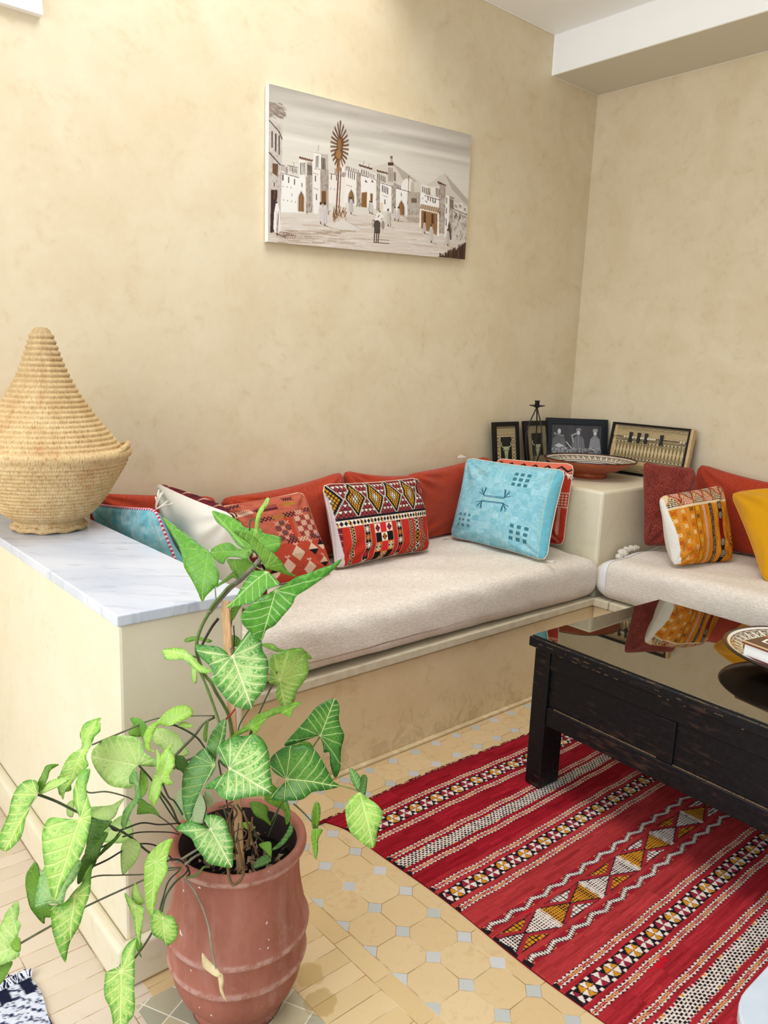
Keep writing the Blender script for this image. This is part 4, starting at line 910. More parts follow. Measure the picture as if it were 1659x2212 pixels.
def painting():
    cv = cv_painting()
    C4 = [np.array(v) for v in PAINTC]
    nx, ny = 520, 300; u = np.linspace(0, 1, nx); v = np.linspace(0, 1, ny); U, V = np.meshgrid(u, v)
    H = homog([(0, 0), (1, 0), (1, 1), (0, 1)], [(72, 70), (1585, 455), (1537, 1385), (65, 1250)])
    # square to picture: the map of a rectangle keeps straight lines straight
    w = H[2, 0] * U + H[2, 1] * V + 1; sx = (H[0, 0] * U + H[0, 1] * V + H[0, 2]) / w; sy = (H[1, 0] * U + H[1, 1] * V + H[1, 2]) / w
    col = cv.sample(sx, sy)
    P = (C4[0] * (1 - U[..., None]) + C4[1] * U[..., None]) * (1 - V[..., None]) + (C4[3] * (1 - U[..., None]) + C4[2] * U[..., None]) * V[..., None]
    ctr = sum(C4) / 4; r = wthing('painting', 'unframed sepia canvas of a walled town street with a palm, hung on the back wall', 'painting', (float(ctr[0]), 0, float(ctr[2])))
    o = gridmesh('painted_front', [(P, col)], M_PAINT, r); o.location = -Vector(r.location)
    bm = bmesh.new(); a = [bm.verts.new(p + np.array((0, .0005, 0))) for p in C4]; b = [bm.verts.new((p[0], -.004, p[2])) for p in C4]
    bm.faces.new(a); bm.faces.new(b[::-1])
    for i in range(4): bm.faces.new((a[i], a[(i + 1) % 4], b[(i + 1) % 4], b[i]))
    part('stretched_canvas', bm, simple('white_canvas_edge', h(236, 232, 220), .8, .1), r)
PAINTC = [(-2.275, -.030, 2.639), (-1.076, -.030, 2.688), (-1.072, -.030, 2.086), (-2.272, -.030, 2.027)]
painting()

# ------------------------------------------------------------------ woven basket on the marble
prof_b = [(.0, .006), (.104, .004), (.112, .010), (.114, .020), (.106, .030), (.108, .040)]
def coils(pts, d=.0150):
    out = []; L = [0]
    for a, b in zip(pts, pts[1:]): L.append(L[-1] + math.hypot(b[0] - a[0], b[1] - a[1]))
    n = max(2, round(L[-1] / d)); 
    def at(s):
        for i in range(len(L) - 1):
            if s <= L[i + 1] + 1e-9: f = (s - L[i]) / (L[i + 1] - L[i] + 1e-12); return pts[i][0] + (pts[i + 1][0] - pts[i][0]) * f, pts[i][1] + (pts[i + 1][1] - pts[i][1]) * f
        return pts[-1]
    for k in range(n * 8):
        s = L[-1] * k / (n * 8); x0, z0 = at(s); x1, z1 = at(min(L[-1], s + .002)); tx, tz = x1 - x0, z1 - z0; q = math.hypot(tx, tz) + 1e-9
        b = (math.sqrt(max(0, 1 - ((k % 8 + .5) / 4 - 1) ** 2)) - .3) * d * .56
        out.append((x0 + tz / q * b, z0 - tx / q * b))
    return out
BZ = .960; br = wthing('straw_basket', 'large coiled straw basket with tall conical lid on the marble top', 'basket', (-3.298, -.316, BZ))
bowl_p = [(.108, .040), (.125, .050), (.147, .066), (.183, .113), (.218, .172), (.244, .218), (.253, .238)]
pts = [(0, .004), (.104, .002), (.113, .008), (.115, .018), (.107, .028)] + coils(bowl_p) + [(.258, .242), (.266, .250), (.268, .262), (.262, .272), (.252, .276), (.240, .268), (.236, .25), (0, .24)]
o = part('bowl', lathe(pts, 128), M_STRAW, br, smooth=True, local=True)
lid_p = [(.243, .262), (.222, .283), (.198, .315), (.176, .343), (.152, .374), (.131, .404), (.112, .434), (.096, .462), (.078, .497), (.062, .534), (.049, .572), (.038, .606), (.028, .636)]
pts = [(0, .262), (.236, .262)] + coils(lid_p, .0185) + [(.029, .636), (.027, .645), (.018, .653), (0, .655)]
part('lid', lathe(pts, 128), M_STRAW, br, smooth=True, local=True)
bm = bmesh.new(); tube(bm, spline([(.112 * math.cos(a / 30 * 2 * PI), .112 * math.sin(a / 30 * 2 * PI), .012 + .003 * math.sin(a * 2.1)) for a in range(30)], 3, True), .0095, 8, closed=True)
part('foot_ring', bm, M_STRAW, br, smooth=True, local=True)
bm = bmesh.new(); q = [( .256 * math.cos(t), .256 * math.sin(t), .268 + .016 * math.sin((t + .9) / .9 * PI)) for t in np.linspace(-.9, 0.0, 12)]
tube(bm, q, .010, 8); part('rim_loop', bm, M_STRAW, br, smooth=True, local=True)

# ------------------------------------------------------------------ corner block objects
def leaning_frame(name, label, cat, base, yaw, w, hgt, lean, fw, m, canvas, depth=.018, nx=140, ny=160, glass=False):
    r = thing(name, label, cat, base, (0, 0, yaw)); T = Matrix.Rotation(-lean, 4, 'X')
    bm = bmesh.new()
    box(bm, -w / 2, -w / 2 + fw, -depth, 0, 0, hgt, T); box(bm, w / 2 - fw, w / 2, -depth, 0, 0, hgt, T); box(bm, -w / 2 + fw, w / 2 - fw, -depth, 0, 0, fw, T); box(bm, -w / 2 + fw, w / 2 - fw, -depth, 0, hgt - fw, hgt, T)
    bmo('frame', bm, m, r, bevel=.0015)
    u, v = np.meshgrid(np.linspace(0, 1, nx), np.linspace(0, 1, ny)); P = np.stack([-w / 2 + fw + u * (w - 2 * fw), np.full_like(u, -depth * .55), hgt - fw - v * (hgt - 2 * fw)], -1)
    Rm = np.array(T.to_3x3()); P = P @ Rm.T
    gridmesh('picture', [(P, canvas.sample(u * canvas.W / canvas.k, v * canvas.H / canvas.k))], M_PRINT, r)
    bm = bmesh.new(); box(bm, -w / 2 + .004, w / 2 - .004, -.006, -.001, .004, hgt - .004, T); bmo('backing', bm, m, r)
    return r
TANF = (206, 186, 140)
def cv_skull(kind):
    c = Cv(200, 260, TANF if kind == 0 else (24, 22, 20), 1.4)
    if kind == 0:
        for i in range(14): 
            x = i * 16; c.poly([(x, 8), (x + 8, 18), (x + 16, 8)], K_); c.poly([(x + 2, 34), (x + 8, 42), (x + 14, 34)], K_); c.line([(x, 52), (x + 8, 60), (x + 16, 52)], 3, K_)
        for y in (4, 22, 28, 46): c.line([(0, y), (200, y)], 3, (110, 96, 64))
        for sx in (0, 158):
            for j in range(9):
                y = 66 + j * 22
                if j in (0, 1, 5, 6, 7): c.line([(sx + 2, y), (sx + 38, y + 20)], 4, K_); c.line([(sx + 38, y), (sx + 2, y + 20)], 4, K_)
                else:
                    for q in range(4): c.line([(sx + q * 10, y), (sx + q * 10 + 5, y + 8), (sx + q * 10 + 10, y)], 3, K_)
                    c.line([(sx, y + 14), (sx + 42, y + 14)], 5, (150, 132, 92))
    else:
        for i in range(-3, 14):
            for j in range(-2, 12):
                x = i * 34 + (17 if j % 2 else 0); y = j * 25
                for q, k in ((16, TANF), (12, (24, 22, 20)), (8, TANF), (4.5, (24, 22, 20))): c.poly([(x, y - q * 1.2), (x + q, y), (x, y + q * 1.2), (x - q, y)], k)
    c.rect(44, 68 if kind == 0 else 52, 158, 262 if kind == 0 else 206, (28, 27, 24))
    oy = 0 if kind == 0 else -4; k = (170, 178, 140)
    c.poly([(78, 132 + oy), (124, 132 + oy), (132, 150 + oy), (120, 168 + oy), (114, 212 + oy), (101, 222 + oy), (88, 212 + oy), (82, 168 + oy), (70, 150 + oy)], k)
    for s in (-1, 1):
        c.line([(101 + s * 22, 138 + oy), (101 + s * 42, 132 + oy), (101 + s * 52, 116 + oy), (101 + s * 46, 106 + oy)], 6, (190, 196, 160)); c.ell(101 + s * 15, 158 + oy, 5, 6, (60, 60, 46)); c.line([(101 + s * 5, 176 + oy), (101 + s * 7, 208 + oy)], 2, (90, 92, 70))
    c.line([(101, 150 + oy), (101, 212 + oy)], 2, (110, 112, 88))
    if kind == 0:
        c.line([(62, 236), (128, 236)], 3, (190, 186, 160), .6); c.line([(74, 248), (118, 248)], 3, (190, 186, 160), .5); c.poly([(60, 262), (80, 250), (150, 250), (158, 262)], (130, 122, 104), .7)
    else:
        c.line([(66, 226 - 30), (136, 226 - 30)], 2.5, (150, 146, 126), .6); c.line([(74, 186), (128, 186)], 2.5, (150, 146, 126), .6); c.line([(62, 203), (140, 203)], 2, (150, 146, 126), .4)
    return c
leaning_frame('picture_frame', 'small black frame with pale bull skull inside tan bands, leftmost frame on the corner block', 'picture frame', (-.680, -.070, .9615), 0, .222, .278, .13, .026, M_FRAMEB, cv_skull(0))
leaning_frame('picture_frame', 'black frame with bull skull on diamond pattern, behind the iron candle holder', 'picture frame', (-.415, -.095, .9615), -.03, .228, .282, .20, .028, M_FRAMEB, cv_skull(1))
def cv_photo():
    c = Cv(400, 260, (58, 56, 58), 1.3); r = np.random.default_rng(6); 
    for i in range(60): x = r.uniform(0, 400); c.line([(x, 0), (x + r.uniform(-10, 10), 140)], 5, [(52, 50, 52), (74, 72, 74), (44, 42, 44)][i % 3], .5)
    def person(x, w, y0, coat, hat, arm):
        c.poly([(x - w, 175), (x - w * .75, 95), (x - w * .2, 72), (x + w * .2, 72), (x + w * .75, 95), (x + w, 175)], coat)
        for i in range(16): a = r.uniform(-w * .8, w * .8); c.line([(x + a, 100 + r.uniform(-10, 20)), (x + a * 1.1, 170)], 3, (coat[0] + 22, coat[1] + 22, coat[2] + 22), .5)
        c.ell(x, y0 + 6, 20, 22, (58, 56, 58)); c.ell(x, y0 + 14, 13, 17, (206, 204, 202)); c.ell(x - 5, y0 + 11, 2.4, 2, (60, 60, 60)); c.ell(x + 5, y0 + 11, 2.4, 2, (60, 60, 60)); c.line([(x - 4, y0 + 23), (x + 4, y0 + 23)], 2, (120, 110, 110))
        if hat: c.poly([(x - 22, y0 + 2), (x - 14, y0 - 16), (x + 14, y0 - 18), (x + 26, y0 - 2), (x + 10, y0 + 2)], hat); c.ell(x, y0 - 12, 8, 5, (150, 148, 146))
        if arm: c.line([(x - 12, y0 + 18), (x - w * .9, y0 + 34), (x - w * .7, 120)], 11, (160, 158, 156))
    person(62, 62, 34, (92, 92, 96), None, False); c.line([(30, 75), (20, 60), (60, 70), (100, 80)], 7, (140, 138, 138)); person(216, 58, 40, (102, 102, 106), (126, 124, 124), True); person(350, 50, 40, (132, 132, 134), (150, 148, 148), False)
    c.line([(216, 80), (218, 150)], 3, (170, 168, 166)); c.line([(120, 120), (160, 160)], 7, (200, 200, 200)); c.poly([(24, 150), (60, 130), (110, 150), (60, 160)], (190, 188, 188))
    for i in range(900):
        x = r.uniform(0, 400); y = r.uniform(160, 250); k = r.uniform(60, 220); c.line([(x, y), (x + r.uniform(-16, 16), y + r.uniform(-9, 9))], r.uniform(2, 5), (k, k, k), .8)
    c.ell(100, 208, 80, 40, (60, 60, 60), .7)
    for i in range(350): an = r.uniform(0, 6.28); q = math.sqrt(r.uniform(0, 1)); c.ell(100 + 78 * q * math.cos(an), 206 + 42 * q * math.sin(an), 2.6, 2.6, (r.uniform(110, 230),) * 3)
    for (x, y) in ((26, 238), (250, 250), (20, 215)): c.ell(x, y, 20, 14, (190, 190, 190), .8)
    return c.grain(.02, 1, 2)
leaning_frame('picture_frame', 'wide dark frame with black and white photograph of three seated children, standing across the corner', 'picture frame', (-.200, -.205, .9615), -.70, .375, .300, .22, .037, M_FRAMEN, cv_photo(), .02, 220, 150)
def cv_abacus():
    c = Cv(500, 280, (208, 184, 138), 1.2); r = np.random.default_rng(3)
    def stripes(y0, y1):
        y = y0
        while y < y1: c.line([(x, y + r.uniform(-.8, .8)) for x in range(0, 510, 14)], r.uniform(1.5, 3.6), [(60, 52, 40), (126, 108, 74)][r.integers(0, 2)]); y += r.uniform(4, 7)
    stripes(4, 84); stripes(236, 280)
    for (y0, s) in ((104, 1), (190, -1)):
        for i in range(21):
            x = 12 + i * 24; k = (86, 74, 50)
            c.poly([(x - 11, y0), (x + 11, y0), (x, y0 + s * 44)], (150, 130, 86)); c.line([(x - 11, y0), (x, y0 + s * 44), (x + 11, y0)], 2.2, k); c.line([(x, y0), (x, y0 + s * 40)], 2, k)
            c.ell(x, y0 - s * 6, 10, 10, (186, 170, 134)); c.poly([(x - 7, y0 - s * 8), (x + 7, y0 - s * 8), (x, y0 + s * 4)], K_)
        c.rect(0, y0 - s * 16 - 4, 500, y0 - s * 16 + 4, (110, 94, 64))
    return c
ab = leaning_frame('bead_frame', 'wide tan patterned wall panel with black edge and wooden beads, leaning on the right wall', 'decorative panel', (-.105, -.605, .962), -PI / 2 - .0, .490, .292, .18, .012, M_FRAMEB, cv_abacus(), .030, 240, 150)
T = Matrix.Rotation(-.18, 4, 'X')
bm = bmesh.new(); box(bm, .2455, .262, -.030, .004, .004, .290, T); bmo('wooden_side', bm, M_LIGHTW, ab, bevel=.002, label=None) if False else None
bm = bmesh.new(); box(bm, .2452, .262, -.030, .004, .002, .290, T); o = bmo('wooden_side', bm, M_LIGHTW, ab, bevel=.002); o['label'] = 'pale wooden right side'
bm = bmesh.new(); box(bm, -.226, -.212, -.019, -.0165, .014, .278, T); o = bmo('wooden_strip', bm, M_LIGHTW, ab)
bm = bmesh.new(); tube(bm, [T @ Vector((-.232, -.026, .212)), T @ Vector((.232, -.026, .212))], .0012, 6); bmo('rod', bm, M_IRON, ab)
for x in (-.150, -.132, -.096, -.079, -.044, -.030, 0, .014, .028, .042, .2, .218):
    bm = bmesh.new(); bmesh.ops.create_uvsphere(bm, u_segments=16, v_segments=10, radius=.0078, matrix=T @ Matrix.Translation((x, -.026, .212))); bmo('bead', bm, M_PAINTW, ab, smooth=True)
for x in (-.112, -.060, -.014, .082):
    bm = bmesh.new(); prism(bm, [(x - .010, -.028), (x + .010, -.028), (x + .006, 0), (x + .010, .030), (x - .010, .030), (x - .006, 0)], .024, .033, T @ Matrix(((1, 0, 0, 0), (0, 0, -1, 0), (0, 1, 0, .212), (0, 0, 0, 1))))
    bmo('peg', bm, M_IRON, ab, bevel=.001)

# candle holder
ch = wthing('candle_holder', 'black wrought iron candle holder with saucer and bowed legs on the corner block', 'candle holder', (-.548, -.157, .961))
bm = lathe([(0, .366), (.014, .366), (.016, .370), (.040, .374), (.046, .377), (.046, .379), (.014, .372), (0, .372)], 32); o = part('saucer', bm, M_IRON, ch, smooth=True, local=True)
bm = lathe([(0, .374), (.0125, .374), (.0135, .376), (.0125, .398), (.0155, .402), (.0155, .405), (.0115, .404), (.011, .382), (0, .382)], 24); part('candle_cup', bm, M_IRON, ch, smooth=True, local=True)
for k in range(3):
    a = k * 2 * PI / 3 + .5; path = spline([(.002 * math.cos(a), .002 * math.sin(a), .366), (.012 * math.cos(a), .012 * math.sin(a), .34), (.042 * math.cos(a), .042 * math.sin(a), .26), (.052 * math.cos(a), .052 * math.sin(a), .17), (.034 * math.cos(a), .034 * math.sin(a), .07), (.012 * math.cos(a), .012 * math.sin(a), .03), (.045 * math.cos(a), .045 * math.sin(a), .004)], 6)
    bm = bmesh.new(); tube(bm, path, .0038, 8); part('leg', bm, M_IRON, ch, smooth=True, local=True)
bm = lathe([(0, .026), (.014, .026), (.014, .036), (0, .036)], 20); part('collar', bm, M_IRON, ch, local=True)

# big patterned bowl
def cv_ring(n_tri=22):
    # unrolled: x = angle, y = radius from centre (0) to rim (200)
    c = Cv(1200, 200, (238, 232, 222), 1.0); r = np.random.default_rng(2); DK = (48, 32, 28)
    c.rect(0, 192, 1200, 200, DK); c.rect(0, 184, 1200, 192, (232, 224, 210)); c.rect(0, 150, 1200, 184, (222, 212, 192))
    n = 40
    for i in range(n):
        x = i * 1200 / n; w = 1200 / n; c.poly([(x, 183), (x + w / 2, 152), (x + w, 183)], DK); c.poly([(x + 6, 181), (x + w / 2, 160), (x + w - 6, 181)], (206, 192, 170)); c.ell(x + w / 2, 175, 4, 4, DK); c.line([(x, 152), (x + w * .2, 166)], 3, DK)
    c.rect(0, 144, 1200, 150, DK); c.rect(0, 132, 1200, 138, DK); c.rect(0, 70, 1200, 126, (96, 78, 70))
    for i in range(0, 1200, 6): c.line([(i, 70), (i + 10, 126)], 1.6, (200, 188, 172))
    m = n_tri
    for i in range(m): x = i * 1200 / m; w = 1200 / m; c.poly([(x + 4, 76), (x + w / 2, 122), (x + w - 4, 76)], (240, 236, 228)); c.ell(x + w / 2, 98, 4, 5, DK)
    c.rect(0, 62, 1200, 68, DK); c.rect(0, 0, 1200, 40, (206, 190, 168)); return c
RING = cv_ring()
def dish(r, name, prof, canvas, R, n=260):
    P = np.zeros((len(prof), n + 1, 3)); a = np.linspace(0, 2 * PI, n + 1)
    for i, (q, z) in enumerate(prof): P[i, :, 0] = q * np.cos(a); P[i, :, 1] = q * np.sin(a); P[i, :, 2] = z
    rad = np.array([q for q, _ in prof]) / R * 199
    uu = np.broadcast_to(a / (2 * PI) * 1199, P.shape[:2]); vv = np.broadcast_to(rad[:, None], P.shape[:2])
    return gridmesh(name, [(P, canvas.sample(uu, vv))], M_GLAZE, r)
M_GLAZE = (lambda t: (t.col(t.attr('Pigment')), t.m)[1])(NT('glazed_pattern', .15, .55))
def ip(pts, n):
    L = np.array(pts, float); s = np.concatenate([[0], np.cumsum(np.hypot(*np.diff(L, axis=0).T))]); t = np.linspace(0, s[-1], n); return list(zip(np.interp(t, s, L[:, 0]), np.interp(t, s, L[:, 1])))
pb = wthing('pottery_bowl', 'wide red clay bowl with black and white patterned inside on the corner block', 'bowl', (-.430, -.462, .961))
part('clay_body', lathe([(0, .003), (.088, .0), (.096, .003), (.097, .022), (.094, .027), (.150, .044), (.205, .068), (.240, .088), (.251, .096), (.254, .100), (.250, .1035), (.24, .100), (.19, .07), (.1, .034), (0, .030)], 96), M_REDCLAY, pb, smooth=True, local=True)
dish(pb, 'glazed_inside', ip([(.02, .033), (.1, .0365), (.17, .066), (.215, .089), (.25, .1042)], 70), RING, .25)
bm = bmesh.new(); tube(bm, [(.2515 * math.cos(a), .2515 * math.sin(a), .1035) for a in np.linspace(0, 2 * PI, 96, endpoint=False)], .0035, 6, closed=True); part('dark_rim', bm, simple('dark_brown_glaze', h(52, 30, 24), .2, .5), pb, smooth=True, local=True)

# ------------------------------------------------------------------ low black table
TA = -math.radians(2.5)
tb = thing('coffee_table', 'low worn black wooden table with smoked glass top on the red rug', 'table', (-1.935, -1.287, 0), (0, 0, TA))
TW, TLn = .83, 1.60
def tp(name, boxes, m, bevel=.003, parent=tb, label=None):
    bm = bmesh.new()
    for b in boxes: box(bm, *b)
    o = bmo(name, bm, m, parent, bevel=bevel)
    if label: o['label'] = label
    return o
tp('tabletop', [(0, TW, -TLn, 0, .552, .588)], M_BLACKW, .004)
tp('glass_pane', [(.014, TW - .004, -TLn + .01, -.006, .5885, .5935)], M_TGLASS, .0008, label='reflective smoked glass sheet')
for (x, y) in ((.022, -.014), (TW - .132, -.014), (.022, -TLn + .084), (TW - .132, -TLn + .084)):
    tp('leg', [(x, x + .11, y - .070, y, .0085, .552)], M_BLACKW, .004)
ys = [-.084, -.084 - (TLn - .168) / 3, -.084 - 2 * (TLn - .168) / 3, -TLn + .084]
for sx, nm in ((.026, 0), (TW - .046, 1)):
    fr = tp('side_apron', [(sx + .009 * (1 - nm), sx + .011 + .009 * nm * 0, -TLn + .084, -.084, .262, .552)], M_BLACKW, .001)
    bx = [(sx, sx + .02, -TLn + .084, -.084, .478, .552), (sx, sx + .02, -TLn + .084, -.084, .262, .335)]
    tp('rail', [bx[0]], M_BLACKW, .005, fr); tp('rail', [bx[1]], M_BLACKW, .005, fr)
    for y in ys[1:-1]: tp('stile', [(sx, sx + .02, y - .028, y + .028, .335, .478)], M_BLACKW, .003, fr)
    x2 = sx - .0006
    for a, b in zip(ys, ys[1:]):
        tp('panel_bead', [(x2 + .0035, x2 + .007, b + .03, a - .03, .3345, .3372)], M_WEAR, 0, fr, 'worn pale edge of panel')
for y0 in (-.032, -TLn + .014): tp('end_apron', [(.132, TW - .132, y0 - .018, y0, .262, .552)], M_BLACKW)
bm = bmesh.new()
for i in range(70):
    y = -random.uniform(.01, 1.3); L = random.uniform(.004, .03); z = random.choice((.587, .5868, .5545, .57)); box(bm, -.0006, .0003, y - L, y, z, z + random.uniform(.0006, .002))
for i in range(34):
    y = -random.uniform(.01, 1.3); L = random.uniform(.004, .03); box(bm, .0003, .0012 + random.uniform(0, .002), y - L, y, .5878, .5885)
tp2 = bmo('edge_scuff', bm, M_WEAR, tb); tp2['label'] = 'pale scuffs along the worn table edge'; tp2['kind'] = 'stuff'

pl = wthing('pottery_plate', 'dark rimmed patterned pottery plate on the glass table top', 'plate', (-1.455, -2.052, .5945))
part('clay_body', lathe([(0, .001), (.085, 0), (.092, .003), (.092, .014), (.13, .022), (.19, .038), (.235, .054), (.25, .062), (.2545, .067), (.250, .0705), (.24, .067), (.18, .042), (.1, .024), (0, .020)], 96), simple('dark_brown_glaze_plate', h(44, 32, 28), .2, .5), pl, smooth=True, local=True)
dish(pl, 'glazed_inside', ip([(.02, .023), (.1, .0265), (.17, .042), (.215, .059), (.2485, .0716)], 70), RING, .25)
# book
E1 = Vector((.756, -.655, 0)); 
B0 = Vector((-1.624, -1.912, 0)); ex = Vector((-.20, -.98, 0)).normalized(); ey = Vector((-ex.y, ex.x, 0))
bk = thing('hardback_book', 'thick hardback book with brown and peach cover lying in the patterned plate', 'book', (B0.x, B0.y, .6445), (0, 0, math.atan2(ex.y, ex.x)))
cvb = Cv(300, 220, (88, 62, 44), 1.0); cvb.poly([(0, 0), (300, 0), (300, 60), (150, 96), (60, 70), (0, 90)], (218, 150, 104)); cvb.poly([(0, 80), (60, 60), (160, 92), (300, 56), (300, 84), (150, 118), (60, 92), (0, 110)], (176, 96, 72)); cvb.rect(0, 206, 300, 220, (206, 176, 142))
cvb.line([(26, 122), (34, 158), (66, 158), (66, 142)], 9, (244, 240, 232)); 
cvb.line([(92, 122), (92, 158)], 9, (244, 240, 232)); cvb.line([(92, 124), (112, 128), (112, 138), (94, 140), (118, 146), (116, 158), (92, 158)], 8, (244, 240, 232))
pass
u, v = np.meshgrid(np.linspace(0, 1, 160), np.linspace(0, 1, 120))
gridmesh('cover_art', [(np.stack([u * .30, .22 - v * .22, np.full_like(u, .0485)], -1), cvb.sample(u * 300, v * 220))], M_PRINT, bk)
bm = bmesh.new(); box(bm, 0, .30, 0, .22, .042, .048); bmo('front_cover', bm, simple('book_board', h(116, 62, 34), .5, .3), bk, bevel=.001)
bm = bmesh.new(); box(bm, 0, .30, 0, .22, 0, .005); bmo('back_cover', bm, simple('book_board_dark', h(96, 40, 30), .5, .3), bk, bevel=.001)
pg = NT('book_pages', .8, .1); zz = pg.xyz(pg.tc())[2]; pg.col(pg.mix(pg.mr(pg.noise(pg.comb(0., 0., zz * 900), 1, 2), .35, .6), h(226, 228, 228), h(244, 244, 242)))
bm = bmesh.new(); box(bm, .008, .294, .006, .214, .005, .042); bmo('pages', bm, pg.m, bk)

# ------------------------------------------------------------------ kilim rug
def rug():
    x0, x1, v0, v1 = -2.632, -1.06, 1.045, 2.52; step = .0022
    nx = int((x1 - x0) / step); ny = int((v1 - v0) / step); xs = np.linspace(x0, x1, nx); vs_ = np.linspace(v0, v1, ny); Xg, Vg = np.meshgrid(xs, vs_)
    r = np.random.default_rng(12)
    def rn(cx, cy, amp):
        g = r.normal(0, amp, (ny // cy + 2, nx // cx + 2)); return np.repeat(np.repeat(g, cy, 0), cx, 1)[:ny, :nx]
    V = Vg + .0035 * np.sin(Xg * 5 + Vg * 2) + .0012 * np.sin(Xg * 31 + Vg * 3)
    X2 = Xg
    a = np.empty((ny, nx, 3)); a[:] = np.array((164, 36, 44)) / 255
    # abrash: dye bands across the length
    dk = (V < 1.50) ; a[dk] = np.array((148, 18, 34)) / 255
    a[(V > 1.55) & (V < 1.98)] = np.array((168, 48, 50)) / 255; a[(V > 2.1)] = np.array((162, 36, 44)) / 255
    a += (rn(24, 2, .02) + rn(60, 6, .02) + rn(1, 1, .012))[..., None] * np.array([1.4, .7, .7])
    WHT = np.array((228, 212, 200)) / 255; BK = np.array((24, 18, 24)) / 255; OR = np.array((206, 122, 70)) / 255; RR = np.array((184, 66, 54)) / 255; YL = np.array((206, 138, 34)) / 255; MA = np.array((150, 32, 56)) / 255
    def braid(c, w=.0105, thin=False):
        t = (V - c) / w; m = np.abs(t) < 1; p = .0165
        tri = np.abs(((X2 / p) % 1) - .5) * 2            # 0..1
        a[m] = BK
        wht = m & (np.abs(np.abs(t) - (.25 + .62 * tri)) < .27); a[wht] = WHT
        org = m & (np.abs(t) < .50 * (1 - tri) + .12); k = (np.floor(X2 / (p * 3)) % 2 == 0); a[org & k] = OR; a[org & ~k] = RR
        a[m & (np.abs(t) < .10) & (tri > .75)] = WHT
    def flower_band(c0, c1):
        m = (V > c0) & (V < c1); a[m] = BK; cc = (c0 + c1) / 2; P = .052; i = np.floor(X2 / P); lx = X2 - (i + .5) * P; lv = V - cc
        an = np.degrees(np.arctan2(lv, lx + lv * .3)) % 360; rad = np.hypot(lx, lv * 1.0); R0 = (c1 - c0) * .44; q = (an % 60) - 30
        hexr = R0 * np.cos(np.radians(30)) / np.cos(np.radians(q)) * 1.05
        s = m & (rad < hexr) & (np.abs(q) < 26.5) & (rad > .0022) ; par = (np.floor(an / 60) % 2 == 0); col = (i % 2 == 0)
        a[s & par] = WHT; a[s & ~par & col] = YL; a[s & ~par & ~col] = MA
        # side triangles
        lx2 = X2 - (np.floor(X2 / P - .5) + 1) * P
        e = m & (np.abs(lx2) < .006) & (np.abs(np.abs(lv) - (c1 - c0) * .42) < .004) ; a[e] = WHT
    def honey(c0, c1):
        m = (V > c0) & (V < c1); pv = .0085; px_ = .016; j = np.floor((V - c0) / pv); ox = (j % 2) * .5
        edge = np.minimum(V - c0, c1 - V); per = (X2 / .105) % 1
        a[m] = WHT
        fx = ((X2 / px_ + ox) % 1) - .5; fv = (((V - c0) / pv) % 1) - .5; dot = m & (np.abs(fx) < .33) & (np.abs(fv) < .38 - .3 * np.abs(fx)); a[dot] = BK
        nt = m & (edge < .0065) & (np.abs(fx) < .3) ; a[nt & (per < .18)] = YL; a[nt & (per > .5) & (per < .68)] = MA; a[nt & (((per > .18) & (per < .5)) | (per > .68)) & (np.abs(fx) < .22)] = BK
    def zig(c0, c1):
        m = (V > c0) & (V < c1); cc = (c0 + c1) / 2; hh = (c1 - c0) / 2; a[m] = np.array((150, 24, 40)) / 255; P = .088
        tri = np.abs(((X2 / P) % 1) - .5) * 4 - 1; d = (V - cc) / hh - tri * .50; bm_ = m & (np.abs(d) < .60); a[bm_] = BK
        barb = ((X2 / .0085) % 1 < .52) | (np.abs(d) < .10); a[m & (np.abs(d) < .46) & barb] = WHT
        k = m & (np.abs(d) > .75) & (np.abs(((X2 / P * 2) % 1) - .5) < .22) & (np.abs((V - cc) / hh) < .85); a[k & (np.floor(X2 / P * 2) % 2 == 0)] = OR; a[k & (np.floor(X2 / P * 2) % 2 == 1)] = MA
    def bowties(c0, c1):
        m = (V > c0) & (V < c1); cc = (c0 + c1) / 2; hh = (c1 - c0) / 2; P = .2055; o = -2.6515; i = np.floor((X2 - o) / P); s = ((X2 - o) / P - i) * 2 - 1; t = (V - cc) / hh
        a[m] = BK; yel = (i % 2 == 1); side = np.abs(s) > np.abs(t) * 1.0 + .03
        gr = ((X2 + V) / .0105 % 1 < .45) | ((X2 - V) / .0105 % 1 < .45)
        g2 = (X2 / .0092 % 1 < .42) | (V / .0088 % 1 < .40)
        k = m & side & g2; a[k & ~yel] = WHT; a[k & yel] = YL
        red = m & (np.abs(t) > np.abs(s) + .06) & (np.abs(t) < .97); a[red] = np.array((158, 40, 48)) / 255
        ins = m & (np.abs(t) > np.abs(s) * 1.15 + .30) & (np.abs(t) < .93); a[ins] = BK
        cell = ins & (X2 / .014 % 1 < .74) & (V / .0115 % 1 < .74); a[cell & ~yel] = YL; a[cell & yel] = WHT
        sp = m & (np.abs(s) > .955); a[sp] = BK; a[sp & (np.abs(np.abs(s) - 1) < .018)] = WHT; a[m & (np.abs(s) > .90) & (V / .0062 % 1 < .5)] = WHT
    for c in (1.137, 1.240, 1.341, 1.433, 1.531, 1.638, 1.991, 2.096, 2.180, 2.283): braid(c)
    flower_band(1.158, 1.213); flower_band(1.556, 1.609); flower_band(2.017, 2.071); honey(1.361, 1.409); honey(2.204, 2.258)
    zig(1.730, 1.761); zig(1.880, 1.911); bowties(1.776, 1.864)
    for c in (2.37, 2.46): braid(c)
    bl = [(1.158, 1.213), (1.361, 1.409), (1.556, 1.609), (1.73, 1.761), (1.776, 1.864), (1.88, 1.911), (2.017, 2.071), (2.204, 2.258), (1.128, 1.146), (1.232, 1.25), (1.333, 1.35), (1.424, 1.442), (1.522, 1.54), (1.629, 1.647), (1.982, 2.0)]
